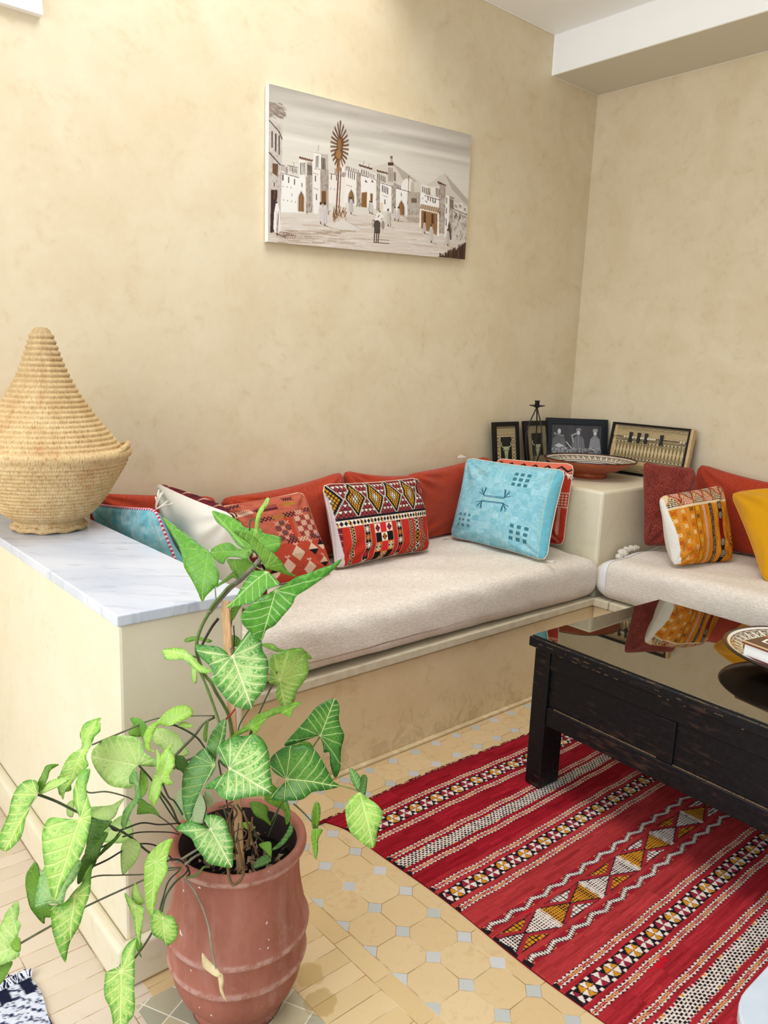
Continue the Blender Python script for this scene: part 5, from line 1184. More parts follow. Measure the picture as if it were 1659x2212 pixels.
    for (p, q) in bl: a[(V > p) & (V < q) & (X2 < -2.632 + .010 + .004 * np.sin(V * 90))] = BK
    a[V < 1.056] = np.array((130, 16, 34)) / 255
    def spot(cx, cv_, rx, rv):
        m = (((Xg - cx) / rx) ** 2 + ((Vg - cv_) / rv) ** 2 + rn(4, 4, .25)) < 1; a[m] = a[m] * .3 + np.array((206, 12, 34)) / 255 * .7
    spot(-2.36, 2.118, .018, .010); spot(-2.33, 2.112, .014, .012); spot(-2.395, 2.112, .007, .006); spot(-2.47, 1.768, .025, .006)
    a = np.clip(a, 0, 1)
    # outline: slightly irregular edges, far left corner pulled out to a point
    e = np.clip(1 - (Xg - x0) / .25, 0, 1); dv = .012 * np.sin(Xg * 4.2 + 1.4) * np.clip(1 - (Vg - v0) / .3, 0, 1)
    Px = Xg + .006 * np.sin(Vg * 9) * e - .040 * e ** 3 * np.clip(1 - (Vg - v0) / .10, 0, 1) ** 1.5
    Pv = Vg + dv + .012 * np.clip((Xg + 2.2) / 1.1, 0, 1) * np.clip(1 - (Vg - v0) / .5, 0, 1)
    ed = np.minimum.reduce([Xg - x0, x1 - Xg, Vg - v0, v1 - Vg])
    Z = .0065 + .0018 * np.sin(Xg * 8 + Vg * 5) * np.sin(Vg * 11) + .0008 * np.sin(Xg * 40 + Vg * 13) + rn(1, 1, .0001)
    Z = np.maximum(Z - .003 * np.clip(1 - ed / .006, 0, 1) ** 2, .004)
    P = np.stack([Px, -Pv, Z], -1)
    rr = wthing('kilim_rug', 'red flatwoven kilim rug with rows of black, white and yellow motifs under the black table', 'rug', (-1.9, -1.8, 0))
    o = gridmesh('woven_field', [(P, a)], M_KILIM, rr, smooth=False); o.location = -Vector(rr.location)
    bm = bmesh.new(); edge = np.concatenate([P[0, ::6], P[::6, -1], P[-1, ::-6], P[::-6, 0]])
    top = [bm.verts.new(p) for p in edge]; bot = [bm.verts.new((p[0], p[1], .0005)) for p in edge]; n = len(edge)
    for i in range(n): bm.faces.new((top[i], top[(i + 1) % n], bot[(i + 1) % n], bot[i]))
    part('selvedge', bm, simple('selvedge_wool', h(122, 20, 34), .9, .1), rr)
    bm = bmesh.new()
    for i in range(150):
        x = random.uniform(-2.67, -1.5); k = P[0, int(np.clip((x - x0) / (x1 - x0), 0, .999) * nx)]
        y = k[1]; q = [(k[0], y - .002, .006), (k[0] + random.uniform(-.012, .012), y + random.uniform(.002, .007), .006), (k[0] + random.uniform(-.015, .015), y + random.uniform(.004, .012), .002)]
        tube(bm, q, .0012, 4)
    c0 = P[0, 0]
    for i in range(9): tube(bm, spline([(c0[0] + .02, c0[1] - .004, .007), (c0[0] - .01, c0[1] + random.uniform(-.006, .004), .006), (c0[0] - random.uniform(.02, .035), c0[1] + random.uniform(-.008, .008), .003)], 3), .002, 5)
    o = part('fringe', bm, simple('fringe_wool', h(110, 14, 30), .9, .1), rr); o['kind'] = 'stuff'
rug()

# woven black and white mat at the lower left
def mat():
    x1 = -3.655; nx, ny = 90, 200; U, V = np.meshgrid(np.linspace(0, 1, nx), np.linspace(0, 1, ny)); r = np.random.default_rng(30)
    k = r.uniform(0, 1, (ny, nx)); k2 = (np.floor(V * ny / 3) + np.floor(U * nx / 2) * 2) % 3
    a = np.where((((k2 == 0) & (k > .25)) | (k > .93))[..., None], np.array((44, 52, 84)) / 255., np.array((214, 218, 232)) / 255.)
    a = np.where((V < .07)[..., None] & (np.sin(U * 60) > -.3)[..., None], np.array((24, 30, 54)) / 255., a)
    P = np.stack([-4.15 + U * (x1 + 4.15) + .006 * np.sin(V * 20) * (U > .9), -1.150 - V * .75 + .02 * (1 - U), .008 + .0022 * r.uniform(-1, 1, U.shape)], -1)
    m = wthing('woven_mat', 'small black and white woven mat with frayed fringe at the lower left', 'mat', (-3.9, -1.5, 0)); o = gridmesh('woven_field', [(P, a)], M_KILIM, m, smooth=False); o.location = -Vector(m.location)
    bm = bmesh.new(); box(bm, -4.15, x1 - .002, -1.895, -1.152, .001, .006); part('underside', bm, simple('mat_cotton', h(60, 66, 92), .9, .1), m)
    for nm, mt, n in (('white_fringe', simple('fringe_white', h(222, 226, 236), .9, .1), 170), ('dark_fringe', simple('fringe_dark', h(34, 40, 66), .9, .1), 120)):
        bm = bmesh.new()
        for i in range(n):
            x = random.uniform(-3.95, x1 + .004); tube(bm, spline([(x, -1.150, .009), (x + random.uniform(-.01, .01), -1.150 + .016, .014 + random.uniform(0, .006)), (x + random.uniform(-.02, .02), -1.15 + random.uniform(.022, .040), .004 + random.uniform(0, .008))], 3), .0014, 4)
        o = part(nm, bm, mt, m); o['kind'] = 'stuff'
mat()

# white octagonal table corner at lower right
c0 = Vector((-2.43, -2.79, 0)); 
def octa(apo, rnd=.05, n=8, rot=0):
    R1 = apo / math.cos(PI / n); pts = []
    for i in range(n):
        p = [Vector((R1 * math.cos(2 * PI * (i + k + .5) / n + rot), R1 * math.sin(2 * PI * (i + k + .5) / n + rot))) for k in (-1, 0, 1)]
        a = p[1] + (p[0] - p[1]).normalized() * rnd; b = p[1] + (p[2] - p[1]).normalized() * rnd
        for t in np.linspace(0, 1, 6): q = a * (1 - t) ** 2 + p[1] * 2 * t * (1 - t) + b * t * t; pts.append((q.x, q.y))
    return pts
wt = wthing('side_table', 'white glossy marble side table with clipped rounded corner at the lower right', 'side table', (-2.756, -2.873, 0))
bm = bmesh.new(); prism(bm, octa(.36, .05), .475, .50); part('tabletop', bm, M_GLOSS, wt, bevel=.004, seg=3, local=True)
part('pedestal', lathe([(0, .002), (.17, .002), (.17, .02), (.05, .05), (.04, .25), (.05, .44), (.14, .474), (0, .474)], 48), M_WHITE, wt, smooth=True, local=True)

# ------------------------------------------------------------------ pot and plant
pt = wthing('terracotta_pot', 'large weathered terracotta pot with raised ridges standing before the end block', 'plant pot', (-3.285, -1.525, 0))
pp = [(0, .002), (.100, .0), (.108, .004), (.110, .022), (.106, .032), (.118, .044), (.134, .064), (.148, .096), (.1555, .128), (.1585, .146), (.1635, .152), (.1655, .159), (.1630, .166), (.1605, .172), (.1625, .195), (.1635, .222), (.1690, .229), (.1700, .236), (.1670, .243), (.1600, .252), (.1560, .280), (.1500, .310), (.1450, .345), (.1430, .375), (.1440, .400), (.1470, .416), (.1540, .424), (.1580, .431), (.1590, .440), (.1570, .449), (.1500, .453), (.1420, .450), (.1350, .436), (.1300, .40), (.1290, .30), (0, .29)]
bm = lathe(pp, 128)
for v in bm.verts:
    a = math.atan2(v.co.y, v.co.x); f = 1 + .006 * math.sin(a * 2 + 1) + .003 * math.sin(a * 5 + v.co.z * 9); v.co.x *= f; v.co.y *= f
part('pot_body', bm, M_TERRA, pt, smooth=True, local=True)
bm = bmesh.new(); bmesh.ops.create_circle(bm, cap_ends=True, radius=.130, segments=64, matrix=Matrix.Translation((0, 0, .368)))
bmesh.ops.subdivide_edges(bm, edges=bm.edges[:], cuts=1)
part('soil', bm, M_SOIL, pt, local=True)
bm = bmesh.new()
for i in range(90):
    a = random.uniform(0, 6.28); q = random.uniform(.02, .122); s = random.uniform(.006, .016); T = Matrix.Translation((q * math.cos(a), q * math.sin(a), .372 + random.uniform(0, .03))) @ Matrix.Rotation(random.uniform(0, 6), 4, (random.random(), random.random(), random.random()))
    vs = [bm.verts.new(T @ Vector(p)) for p in ((-s, -s * .4, 0), (0, -s * .7, s * .3), (s, 0, 0), (0, s * .6, s * .25))]; bm.faces.new(vs)
o = part('leaf_litter', bm, simple('dry_leaf', h(140, 116, 92), .9, .1), pt, local=True); o['kind'] = 'stuff'

pr = wthing('potted_arrowhead_vine', 'tall trailing plant with arrow shaped green and white leaves growing from the terracotta pot', 'plant', (-3.285, -1.525, .34))
LV = [["G",[-3.3331,-1.4725,1.1316],[-0.337,-0.297,-0.893],[-0.724,-0.524,0.448],112,[[114,-66],[97,-42],[68,-6],[53,22],[46,43],[27,68],[10,95],[0,112],[-9,99],[-22,86],[-34,72],[-35,49],[-25,34],[-13,14],[-1,2],[24,-13],[56,-33],[87,-51]],0.0],
 ["G",[-3.1877,-1.3921,1.0972],[-0.255,0.757,0.601],[-0.467,-0.641,0.609],139,[[0,139],[10,125],[24,97],[32,70],[32,46],[57,19],[57,5],[79,-25],[73,-40],[50,-53],[21,-36],[5,-12],[-9,15],[-9,39],[-6,65],[-8,91],[-9,112]],0.0],
 ["H",[-3.2198,-1.5284,1.0896],[-0.394,0.631,0.668],[-0.342,-0.775,0.531],112,[[0,112],[14,96],[25,77],[28,52],[29,30],[31,13],[32,-13],[30,-40],[36,-64],[22,-44],[12,-24],[-1,-3],[2,20],[7,45],[8,69],[3,91]],0.0],
 ["Y",[-3.2093,-1.4713,1.1373],[0.291,-0.01,0.957],[-0.647,-0.738,0.19],101,[[-3,101],[4,98],[3,85],[-3,67],[-4,50],[-2,26],[4,2],[-3,1],[-11,26],[-14,47],[-14,67],[-8,85]],0.6],
 ["G",[-3.2103,-1.4504,1.1096],[-0.769,0.636,-0.062],[-0.506,-0.546,0.667],97,[[0,97],[12,90],[19,74],[19,50],[7,30],[6,3],[-3,-3],[-24,9],[-19,31],[-20,53],[-34,62],[-22,79]],0.0],
 ["H",[-3.217,-1.4099,1.0335],[0.038,0.619,0.785],[-0.724,-0.524,0.448],49,[[-16,59],[9,49],[38,33],[40,17],[24,-1],[0,-1],[-9,19],[-15,40]],0.0],
 ["V2",[-3.2514,-1.5805,1.0956],[-0.732,0.272,-0.624],[-0.679,-0.367,0.637],114,[[1,-1],[18,17],[18,37],[13,59],[3,88],[0,114],[-22,88],[-38,67],[-42,47],[-39,23],[-51,-4],[-25,-5],[-8,-4]],0.0],
 ["V2",[-3.2506,-1.6168,1.0626],[-0.524,-0.342,-0.78],[-0.369,-0.734,0.57],110,[[-118,-104],[-101,-86],[-78,-70],[-56,-53],[-34,-38],[-16,-18],[3,-1],[22,23],[41,47],[54,69],[52,84],[42,94],[25,102],[0,110],[-4,89],[-18,75],[-31,48],[-42,23],[-45,3],[-67,-22],[-93,-55],[-114,-87]],0.0],
 ["P",[-3.3906,-1.4802,0.9052],[-0.518,0.853,0.063],[-0.627,-0.428,0.651],62,[[0,62],[8,40],[11,12],[3,-12],[-11,-35],[-19,-62],[-23,-78],[-30,-72],[-31,-50],[-24,-27],[-13,-4],[-17,20],[-20,42],[-12,53]],0.0],
 ["P",[-3.3746,-1.4883,0.8757],[-0.153,-0.39,-0.908],[-0.75,-0.552,0.364],35,[[5,-2],[-4,4],[-5,19],[0,35],[7,28]],0.0],
 ["W",[-3.3434,-1.5967,0.9294],[0.004,-0.659,-0.752],[-0.48,-0.661,0.577],117,[[62,-48],[40,-40],[21,-29],[10,-15],[3,-1],[-16,-15],[-32,-25],[-53,-38],[-63,-23],[-67,-5],[-62,15],[-65,35],[-60,55],[-46,81],[-30,95],[-8,107],[1,117],[23,107],[40,84],[49,54],[55,33],[48,20],[53,-3],[63,-24]],0.0],
 ["W2",[-3.1999,-1.5589,0.828],[-0.047,-0.473,-0.88],[-0.361,-0.814,0.456],70,[[10,-54],[-2,-59],[-29,-59],[-67,-53],[-72,-30],[-67,-3],[-55,15],[-31,37],[-22,56],[0,70],[12,53],[15,31],[8,12],[25,2],[18,-18],[16,-39]],0.0],
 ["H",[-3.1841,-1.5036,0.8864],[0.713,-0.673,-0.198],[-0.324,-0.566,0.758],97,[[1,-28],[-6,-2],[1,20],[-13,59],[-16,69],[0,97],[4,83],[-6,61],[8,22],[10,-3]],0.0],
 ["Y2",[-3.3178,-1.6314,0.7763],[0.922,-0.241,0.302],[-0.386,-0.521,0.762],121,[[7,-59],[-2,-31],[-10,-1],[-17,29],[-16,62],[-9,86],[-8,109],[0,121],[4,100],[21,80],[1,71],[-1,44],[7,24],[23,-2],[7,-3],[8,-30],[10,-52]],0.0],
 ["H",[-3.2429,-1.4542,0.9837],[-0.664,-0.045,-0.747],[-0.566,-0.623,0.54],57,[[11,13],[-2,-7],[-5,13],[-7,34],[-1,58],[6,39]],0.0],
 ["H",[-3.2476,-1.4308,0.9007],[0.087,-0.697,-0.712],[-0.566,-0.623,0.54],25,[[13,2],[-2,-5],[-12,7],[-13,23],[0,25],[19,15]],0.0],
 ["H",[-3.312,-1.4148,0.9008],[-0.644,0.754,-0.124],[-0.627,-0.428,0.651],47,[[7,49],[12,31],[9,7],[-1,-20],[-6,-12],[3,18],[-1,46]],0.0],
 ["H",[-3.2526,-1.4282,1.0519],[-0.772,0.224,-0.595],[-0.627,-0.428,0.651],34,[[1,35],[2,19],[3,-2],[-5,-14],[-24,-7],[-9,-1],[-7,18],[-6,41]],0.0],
 ["D",[-3.1639,-1.6712,0.7244],[0.59,0.18,0.787],[-0.361,-0.814,0.456],88,[[0,88],[-20,71],[-34,51],[-40,30],[-54,-8],[-68,-49],[-45,-37],[-18,-14],[0,-3],[15,-19],[22,-30],[33,-26],[45,-49],[65,-70],[68,-46],[56,-13],[51,21],[38,34],[26,50],[17,75]],0.0],
 ["W",[-3.399,-1.6807,0.7291],[0.507,-0.78,-0.367],[-0.324,-0.566,0.758],101,[[-20,-41],[-41,-38],[-64,-16],[-80,7],[-81,29],[-67,51],[-37,75],[0,101],[18,82],[36,61],[55,42],[59,23],[52,3],[60,-16],[30,-8],[3,1],[-3,-20]],0.0],
 ["D",[-3.2715,-1.6992,0.6699],[0.809,-0.566,-0.159],[-0.243,-0.568,0.787],116,[[-39,-39],[-59,-21],[-74,10],[-78,34],[-63,59],[-35,82],[-10,101],[0,116],[15,80],[23,58],[41,40],[49,18],[52,-7],[53,-26],[30,-23],[4,0],[-7,-25],[-19,-36]],0.0],
 ["D2",[-3.4136,-1.6422,0.7236],[-0.535,-0.069,-0.842],[-0.748,-0.425,0.51],122,[[34,-22],[18,-15],[-3,-5],[-6,14],[-2,41],[1,71],[2,101],[-10,129],[4,122],[24,101],[40,75],[51,48],[50,28],[45,2]],0.0],
 ["D2",[-3.3972,-1.6187,0.713],[0.196,-0.084,0.977],[-0.725,-0.683,0.087],96,[[0,96],[8,73],[7,49],[2,27],[-1,-4],[-15,15],[-24,29],[-22,54],[-13,81]],0.0],
 ["H",[-3.3861,-1.5563,0.7302],[0.177,0.096,0.979],[-0.647,-0.738,0.19],48,[[1,48],[2,23],[3,0],[-5,6],[-6,29]],0.0],
 ["W",[-3.444,-1.6847,0.6122],[0.072,-0.836,-0.544],[-0.476,-0.508,0.718],86,[[56,-39],[36,-40],[18,-28],[2,-3],[3,-16],[-6,-28],[-24,-15],[-33,6],[-28,28],[-26,48],[-12,70],[0,86],[19,71],[34,54],[37,34],[40,15],[39,-2],[47,-20]],0.0],
 ["Q",[-3.4172,-1.5359,0.5976],[-0.009,-0.541,-0.841],[-0.75,-0.552,0.364],53,[[29,-9],[12,-24],[-11,-27],[-31,-4],[-39,19],[-33,40],[-20,59],[0,53],[19,41],[31,17]],0.0],
 ["Q",[-3.3717,-1.5477,0.6016],[-0.097,-0.41,-0.907],[-0.616,-0.691,0.378],29,[[10,-5],[-2,0],[-6,14],[-3,30],[4,32],[9,18]],0.0],
 ["P",[-3.1739,-1.827,0.6634],[-0.128,-0.611,-0.781],[-0.395,-0.691,0.606],111,[[0,0],[18,5],[33,16],[41,36],[40,63],[29,84],[0,111],[-17,82],[-35,56],[-30,36],[-16,17]],0.0],
 ["D2",[-3.1682,-1.8191,0.6611],[-0.115,0.513,0.851],[-0.539,-0.751,0.38],51,[[-1,51],[11,32],[9,13],[-1,0],[-7,16],[-7,33]],0.0],
 ["D2",[-3.1603,-1.8163,0.6463],[0.481,0.166,0.861],[-0.377,-0.847,0.374],39,[[-12,38],[2,39],[8,9],[5,-5],[-8,8]],0.0],
 ["H",[-3.2449,-1.7731,0.5785],[0.148,0.144,0.978],[-0.403,-0.895,0.193],56,[[0,56],[7,45],[6,13],[2,-1],[-8,3],[-12,30],[-8,49]],0.0],
 ["Y2",[-3.2449,-1.7731,0.5785],[-0.204,-0.318,-0.926],[-0.377,-0.847,0.374],61,[[10,1],[-13,1],[-5,19],[-5,43],[0,61],[7,36]],0.0],
 ["D2",[-3.2658,-1.6459,0.4753],[0.756,0.048,0.653],[-0.418,-0.732,0.538],64,[[0,64],[14,52],[15,30],[11,8],[-1,-7],[3,18],[3,41]],0.0],
 ["Y2",[-3.2812,-1.6538,0.4972],[-0.235,-0.495,-0.836],[-0.493,-0.681,0.542],28,[[25,0],[0,-3],[-3,13],[0,28],[13,14]],0.0],
 ["D2",[-3.2637,-1.6309,0.4355],[-0.897,0.336,-0.288],[-0.44,-0.6,0.668],43,[[0,43],[14,24],[12,3],[-3,0],[-6,17]],0.0],
 ["H",[-3.242,-1.6062,0.6056],[0.119,-0.67,-0.733],[-0.493,-0.681,0.542],82,[[6,-3],[-3,24],[-9,50],[0,82],[16,91],[9,62],[22,43],[33,19]],0.0],
 ["H",[-3.2835,-1.5962,0.5553],[0.33,-0.723,-0.607],[-0.493,-0.681,0.542],52,[[3,-17],[-13,-5],[-20,19],[-9,31],[0,52],[5,31],[11,12]],0.0],
 ["Y2",[-3.3322,-1.6252,0.54],[0.841,-0.428,0.331],[-0.536,-0.585,0.608],21,[[-9,-2],[-9,10],[-1,21],[11,18],[5,5]],0.0],
 ["H",[-3.1755,-1.6166,0.6866],[0.38,-0.811,-0.445],[-0.536,-0.585,0.608],23,[[3,-4],[-12,8],[-11,23],[1,28],[6,14]],0.0],
 ["Y",[-3.5605,-1.6835,0.5886],[-0.252,-0.277,-0.927],[-0.687,-0.624,0.373],100,[[20,1],[11,-16],[-7,-34],[-31,-44],[-28,-27],[-23,-2],[-27,12],[-18,37],[-10,54],[-7,76],[0,100],[11,83],[16,51],[19,26]],0.0],
 ["V",[-3.5493,-1.6855,0.4607],[-0.178,-0.626,-0.759],[-0.536,-0.585,0.608],49,[[21,-11],[7,-17],[-6,-4],[-21,2],[-27,23],[-22,41],[-3,50],[7,36],[21,25],[23,8]],0.0],
 ["P",[-3.5773,-1.6202,0.4612],[-0.111,-0.46,-0.881],[-0.804,-0.479,0.352],73,[[16,-28],[2,-12],[-7,-2],[-22,5],[-19,30],[-10,52],[0,73],[3,56],[6,25],[13,1]],0.0],
 ["P",[-3.5618,-1.6212,0.4579],[-0.064,0.658,0.75],[-0.804,-0.479,0.352],44,[[0,44],[7,25],[6,1],[-10,4],[-13,24]],0.0],
 ["H",[-3.5702,-1.6185,0.3866],[-0.129,-0.437,-0.89],[-0.804,-0.479,0.352],40,[[0,0],[-8,15],[1,28],[0,41],[6,31],[7,14]],0.0],
 ["V",[-3.6404,-1.7019,0.4025],[-0.284,-0.565,-0.775],[-0.602,-0.525,0.602],115,[[-28,-52],[-10,-43],[1,-27],[4,-9],[27,-2],[31,10],[29,38],[19,58],[14,83],[8,103],[0,116],[-8,104],[-13,87],[-25,73],[-28,49],[-26,24],[-26,-3],[-28,-26]],0.0],
 ["P",[-3.6753,-1.6118,0.687],[-0.445,-0.14,-0.884],[-0.724,-0.524,0.448],150,[[59,17],[28,8],[3,0],[21,-19],[31,-39],[31,-62],[26,-81],[13,-89],[9,-75],[6,-52],[-11,-29],[-21,-13],[-29,21],[-27,55],[-19,85],[-10,117],[-1,150],[8,145],[28,114],[47,79],[63,42]],0.0],
 ["V",[-3.72,-1.5134,0.7065],[-0.62,-0.025,-0.784],[-0.714,-0.396,0.577],115,[[15,-18],[37,-8],[42,12],[38,36],[31,54],[28,74],[25,91],[14,113],[0,115],[-11,105],[-19,85],[-20,67],[-7,39],[0,22],[-1,1]],0.0],
 ["H",[-3.7135,-1.494,0.6988],[0.533,-0.179,0.827],[-0.75,-0.552,0.364],63,[[-3,2],[-14,28],[-18,49],[0,63],[-6,45],[2,30],[7,8]],0.0],
 ["P",[-3.715,-1.5057,0.701],[0.822,-0.356,0.444],[-0.569,-0.489,0.662],64,[[0,-1],[-13,18],[-11,42],[0,64],[5,44],[3,23]],0.0],
 ["P",[-3.6214,-1.4801,0.751],[-0.467,-0.044,-0.883],[-0.778,-0.453,0.435],101,[[8,-62],[-10,-74],[-12,-63],[-19,-66],[-25,-52],[-15,-35],[-14,-15],[-19,5],[-28,17],[-21,33],[-13,49],[-10,66],[-3,81],[0,101],[18,74],[23,51],[25,26],[7,-1],[11,-15],[21,-27],[20,-44]],0.0],
 ["H",[-3.6406,-1.4534,0.6843],[-0.525,0.089,-0.847],[-0.778,-0.453,0.435],36,[[21,9],[2,-2],[-22,11],[-7,27],[1,37]],0.0],
 ["P2",[-3.5296,-1.5422,0.717],[-0.528,0.849,-0.037],[-0.824,-0.501,0.263],121,[[2,121],[22,109],[44,81],[56,46],[58,9],[48,-7],[31,-16],[16,-40],[3,-38],[0,-13],[-1,0],[-25,6],[-45,7],[-48,33],[-46,62],[-32,91],[-16,111]],0.0],
 ["P2",[-3.3925,-1.4607,0.6586],[-0.373,0.826,0.423],[-0.633,-0.56,0.534],87,[[3,94],[18,79],[29,45],[25,22],[18,-3],[13,-12],[-5,1],[-14,31],[-16,57],[-15,78]],0.0],
 ["G",[-3.4908,-1.4895,0.7383],[-0.259,0.754,0.603],[-0.662,-0.594,0.458],60,[[0,60],[15,48],[21,28],[10,8],[-4,-3],[-1,27]],0.0],
 ["Y2",[-3.4947,-1.4714,0.7426],[-0.212,0.734,0.645],[-0.662,-0.594,0.458],28,[[-18,18],[0,28],[9,17],[0,-2]],0.0],
 ["Y",[-3.4696,-1.5489,0.7902],[0.793,-0.305,0.527],[-0.602,-0.525,0.602],61,[[-20,-32],[-19,-9],[-24,16],[-23,37],[-12,54],[6,58],[12,45],[10,20],[4,2],[-10,-13],[-5,-27],[19,-48],[36,-44],[19,-57],[-6,-50]],0.0],
 ["Y",[-3.4463,-1.5572,0.7846],[0.768,-0.638,0.064],[-0.536,-0.585,0.608],30,[[-1,-3],[-9,9],[0,30],[4,16]],0.0],
 ["Y",[-3.5122,-1.6118,0.7162],[0.402,0.102,0.91],[-0.687,-0.624,0.373],68,[[0,68],[-1,55],[13,44],[19,27],[17,5],[28,-4],[16,-12],[5,-11],[9,-34],[4,-55],[-9,-45],[-17,-23],[-15,-1],[-12,21],[-14,45]],0.0],
 ["Y",[-3.512,-1.5976,0.7197],[0.103,0.424,0.9],[-0.687,-0.624,0.373],45,[[0,45],[8,29],[7,8],[-2,-3],[-4,22]],0.0],
 ["B",[-3.555,-1.6021,0.7132],[-0.385,0.039,-0.922],[-0.85,-0.405,0.338],97,[[13,-19],[-2,-1],[-13,19],[-11,45],[-6,76],[0,97],[11,88],[9,62],[1,29],[8,7],[21,10],[25,-1]],0.0],
 ["Y2",[-3.5184,-1.5306,0.695],[-0.154,-0.377,-0.914],[-0.687,-0.624,0.373],52,[[2,-3],[-11,13],[-12,37],[3,53],[7,27]],0.0],
 ["H",[-3.5227,-1.5212,0.6114],[0.536,-0.815,-0.22],[-0.633,-0.56,0.534],50,[[12,3],[-15,-4],[-13,14],[-11,29],[0,51],[4,30],[15,6]],0.0],
 ["P2",[-3.5617,-1.5088,0.6321],[-0.719,0.517,-0.465],[-0.694,-0.493,0.524],62,[[12,61],[7,41],[-3,12],[-1,-3],[0,-14],[-13,-3],[-26,11],[-30,26],[-18,51],[-9,63]],0.0],
 ["P2",[-3.5366,-1.4925,0.5702],[-0.717,0.415,-0.56],[-0.694,-0.493,0.524],69,[[13,67],[13,44],[16,20],[12,2],[-11,-6],[-41,3],[-36,28],[-21,51],[-6,71]],0.0],
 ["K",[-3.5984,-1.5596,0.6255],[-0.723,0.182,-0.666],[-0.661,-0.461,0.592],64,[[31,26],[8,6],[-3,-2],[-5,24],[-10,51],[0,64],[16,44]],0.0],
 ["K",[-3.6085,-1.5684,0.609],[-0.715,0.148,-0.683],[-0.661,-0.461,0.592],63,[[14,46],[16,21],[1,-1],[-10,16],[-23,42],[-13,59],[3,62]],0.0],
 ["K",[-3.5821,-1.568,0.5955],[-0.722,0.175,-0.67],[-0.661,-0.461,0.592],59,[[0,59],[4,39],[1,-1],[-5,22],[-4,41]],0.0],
 ["P2",[-3.5582,-1.5584,0.5564],[-0.367,-0.11,-0.924],[-0.75,-0.552,0.364],60,[[17,2],[0,-12],[-24,-4],[-25,20],[-14,42],[1,61],[12,28]],0.0],
 ["H",[-3.7222,-1.5405,0.4883],[-0.273,-0.38,-0.884],[-0.778,-0.453,0.435],38,[[19,-74],[34,-62],[46,-45],[46,-23],[35,4],[22,20],[2,38],[0,27],[-16,24],[-16,5],[-4,0],[8,-32]],0.0],
 ["B2",[-3.7142,-1.581,0.5158],[0.122,0.517,0.847],[-0.662,-0.594,0.458],69,[[-22,59],[-36,24],[-39,-6],[-13,-4],[13,-9],[23,14],[43,30],[58,57],[31,68],[0,74]],0.0],
 ["V",[-3.6808,-1.5842,0.512],[-0.331,-0.427,-0.841],[-0.694,-0.493,0.524],114,[[44,20],[20,14],[7,-3],[-13,-22],[-19,-41],[-34,-55],[-31,-27],[-33,2],[-27,26],[-18,52],[-5,71],[2,86],[2,114],[11,105],[25,82],[37,59],[43,38]],0.0],
 ["K",[-3.6417,-1.5698,0.5432],[-0.689,0.243,-0.683],[-0.694,-0.493,0.524],40,[[0,40],[23,16],[32,-7],[11,-24],[0,-8],[-2,14]],0.0],
 ["P2",[-3.7838,-1.577,0.4522],[-0.563,0.64,-0.524],[-0.824,-0.382,0.419],93,[[71,-18],[55,-16],[41,-7],[31,-14],[18,-4],[13,-1],[4,22],[-8,7],[-18,2],[-22,22],[-21,52],[-16,85],[24,84],[42,38],[60,15],[68,-2]],0.0],
 ["Y2",[-3.794,-1.5805,0.4565],[0.537,-0.817,-0.212],[-0.77,-0.577,0.273],14,[[-19,3],[-16,11],[5,16],[3,-7]],0.0],
 ["H",[-3.7944,-1.5534,0.4022],[-0.523,0.086,-0.848],[-0.778,-0.453,0.435],59,[[-2,-3],[-8,20],[-5,43],[0,59],[23,22]],0.0],
 ["P2",[-3.6418,-1.4649,0.6351],[-0.205,-0.333,-0.921],[-0.804,-0.479,0.352],28,[[9,3],[-5,-6],[-8,9],[-4,27],[8,24]],0.0],
 ["K",[-3.435,-1.5467,0.7061],[-0.058,-0.464,-0.884],[-0.687,-0.624,0.373],38,[[13,-3],[-1,-3],[-11,15],[-1,42],[8,27],[17,19]],0.0],
 ["X",[-3.4703,-1.7595,0.3475],[-0.371,0.678,0.635],[-0.616,-0.691,0.378],45,[[0,46],[1,28],[4,4],[0,-10],[-7,-5],[-12,10],[-13,28]],0.0],
 ["X",[-3.4673,-1.7632,0.3432],[-0.001,-0.479,-0.878],[-0.616,-0.691,0.378],51,[[2,-2],[-6,3],[-4,17],[1,30],[-1,53],[5,40],[7,27]],0.0]]
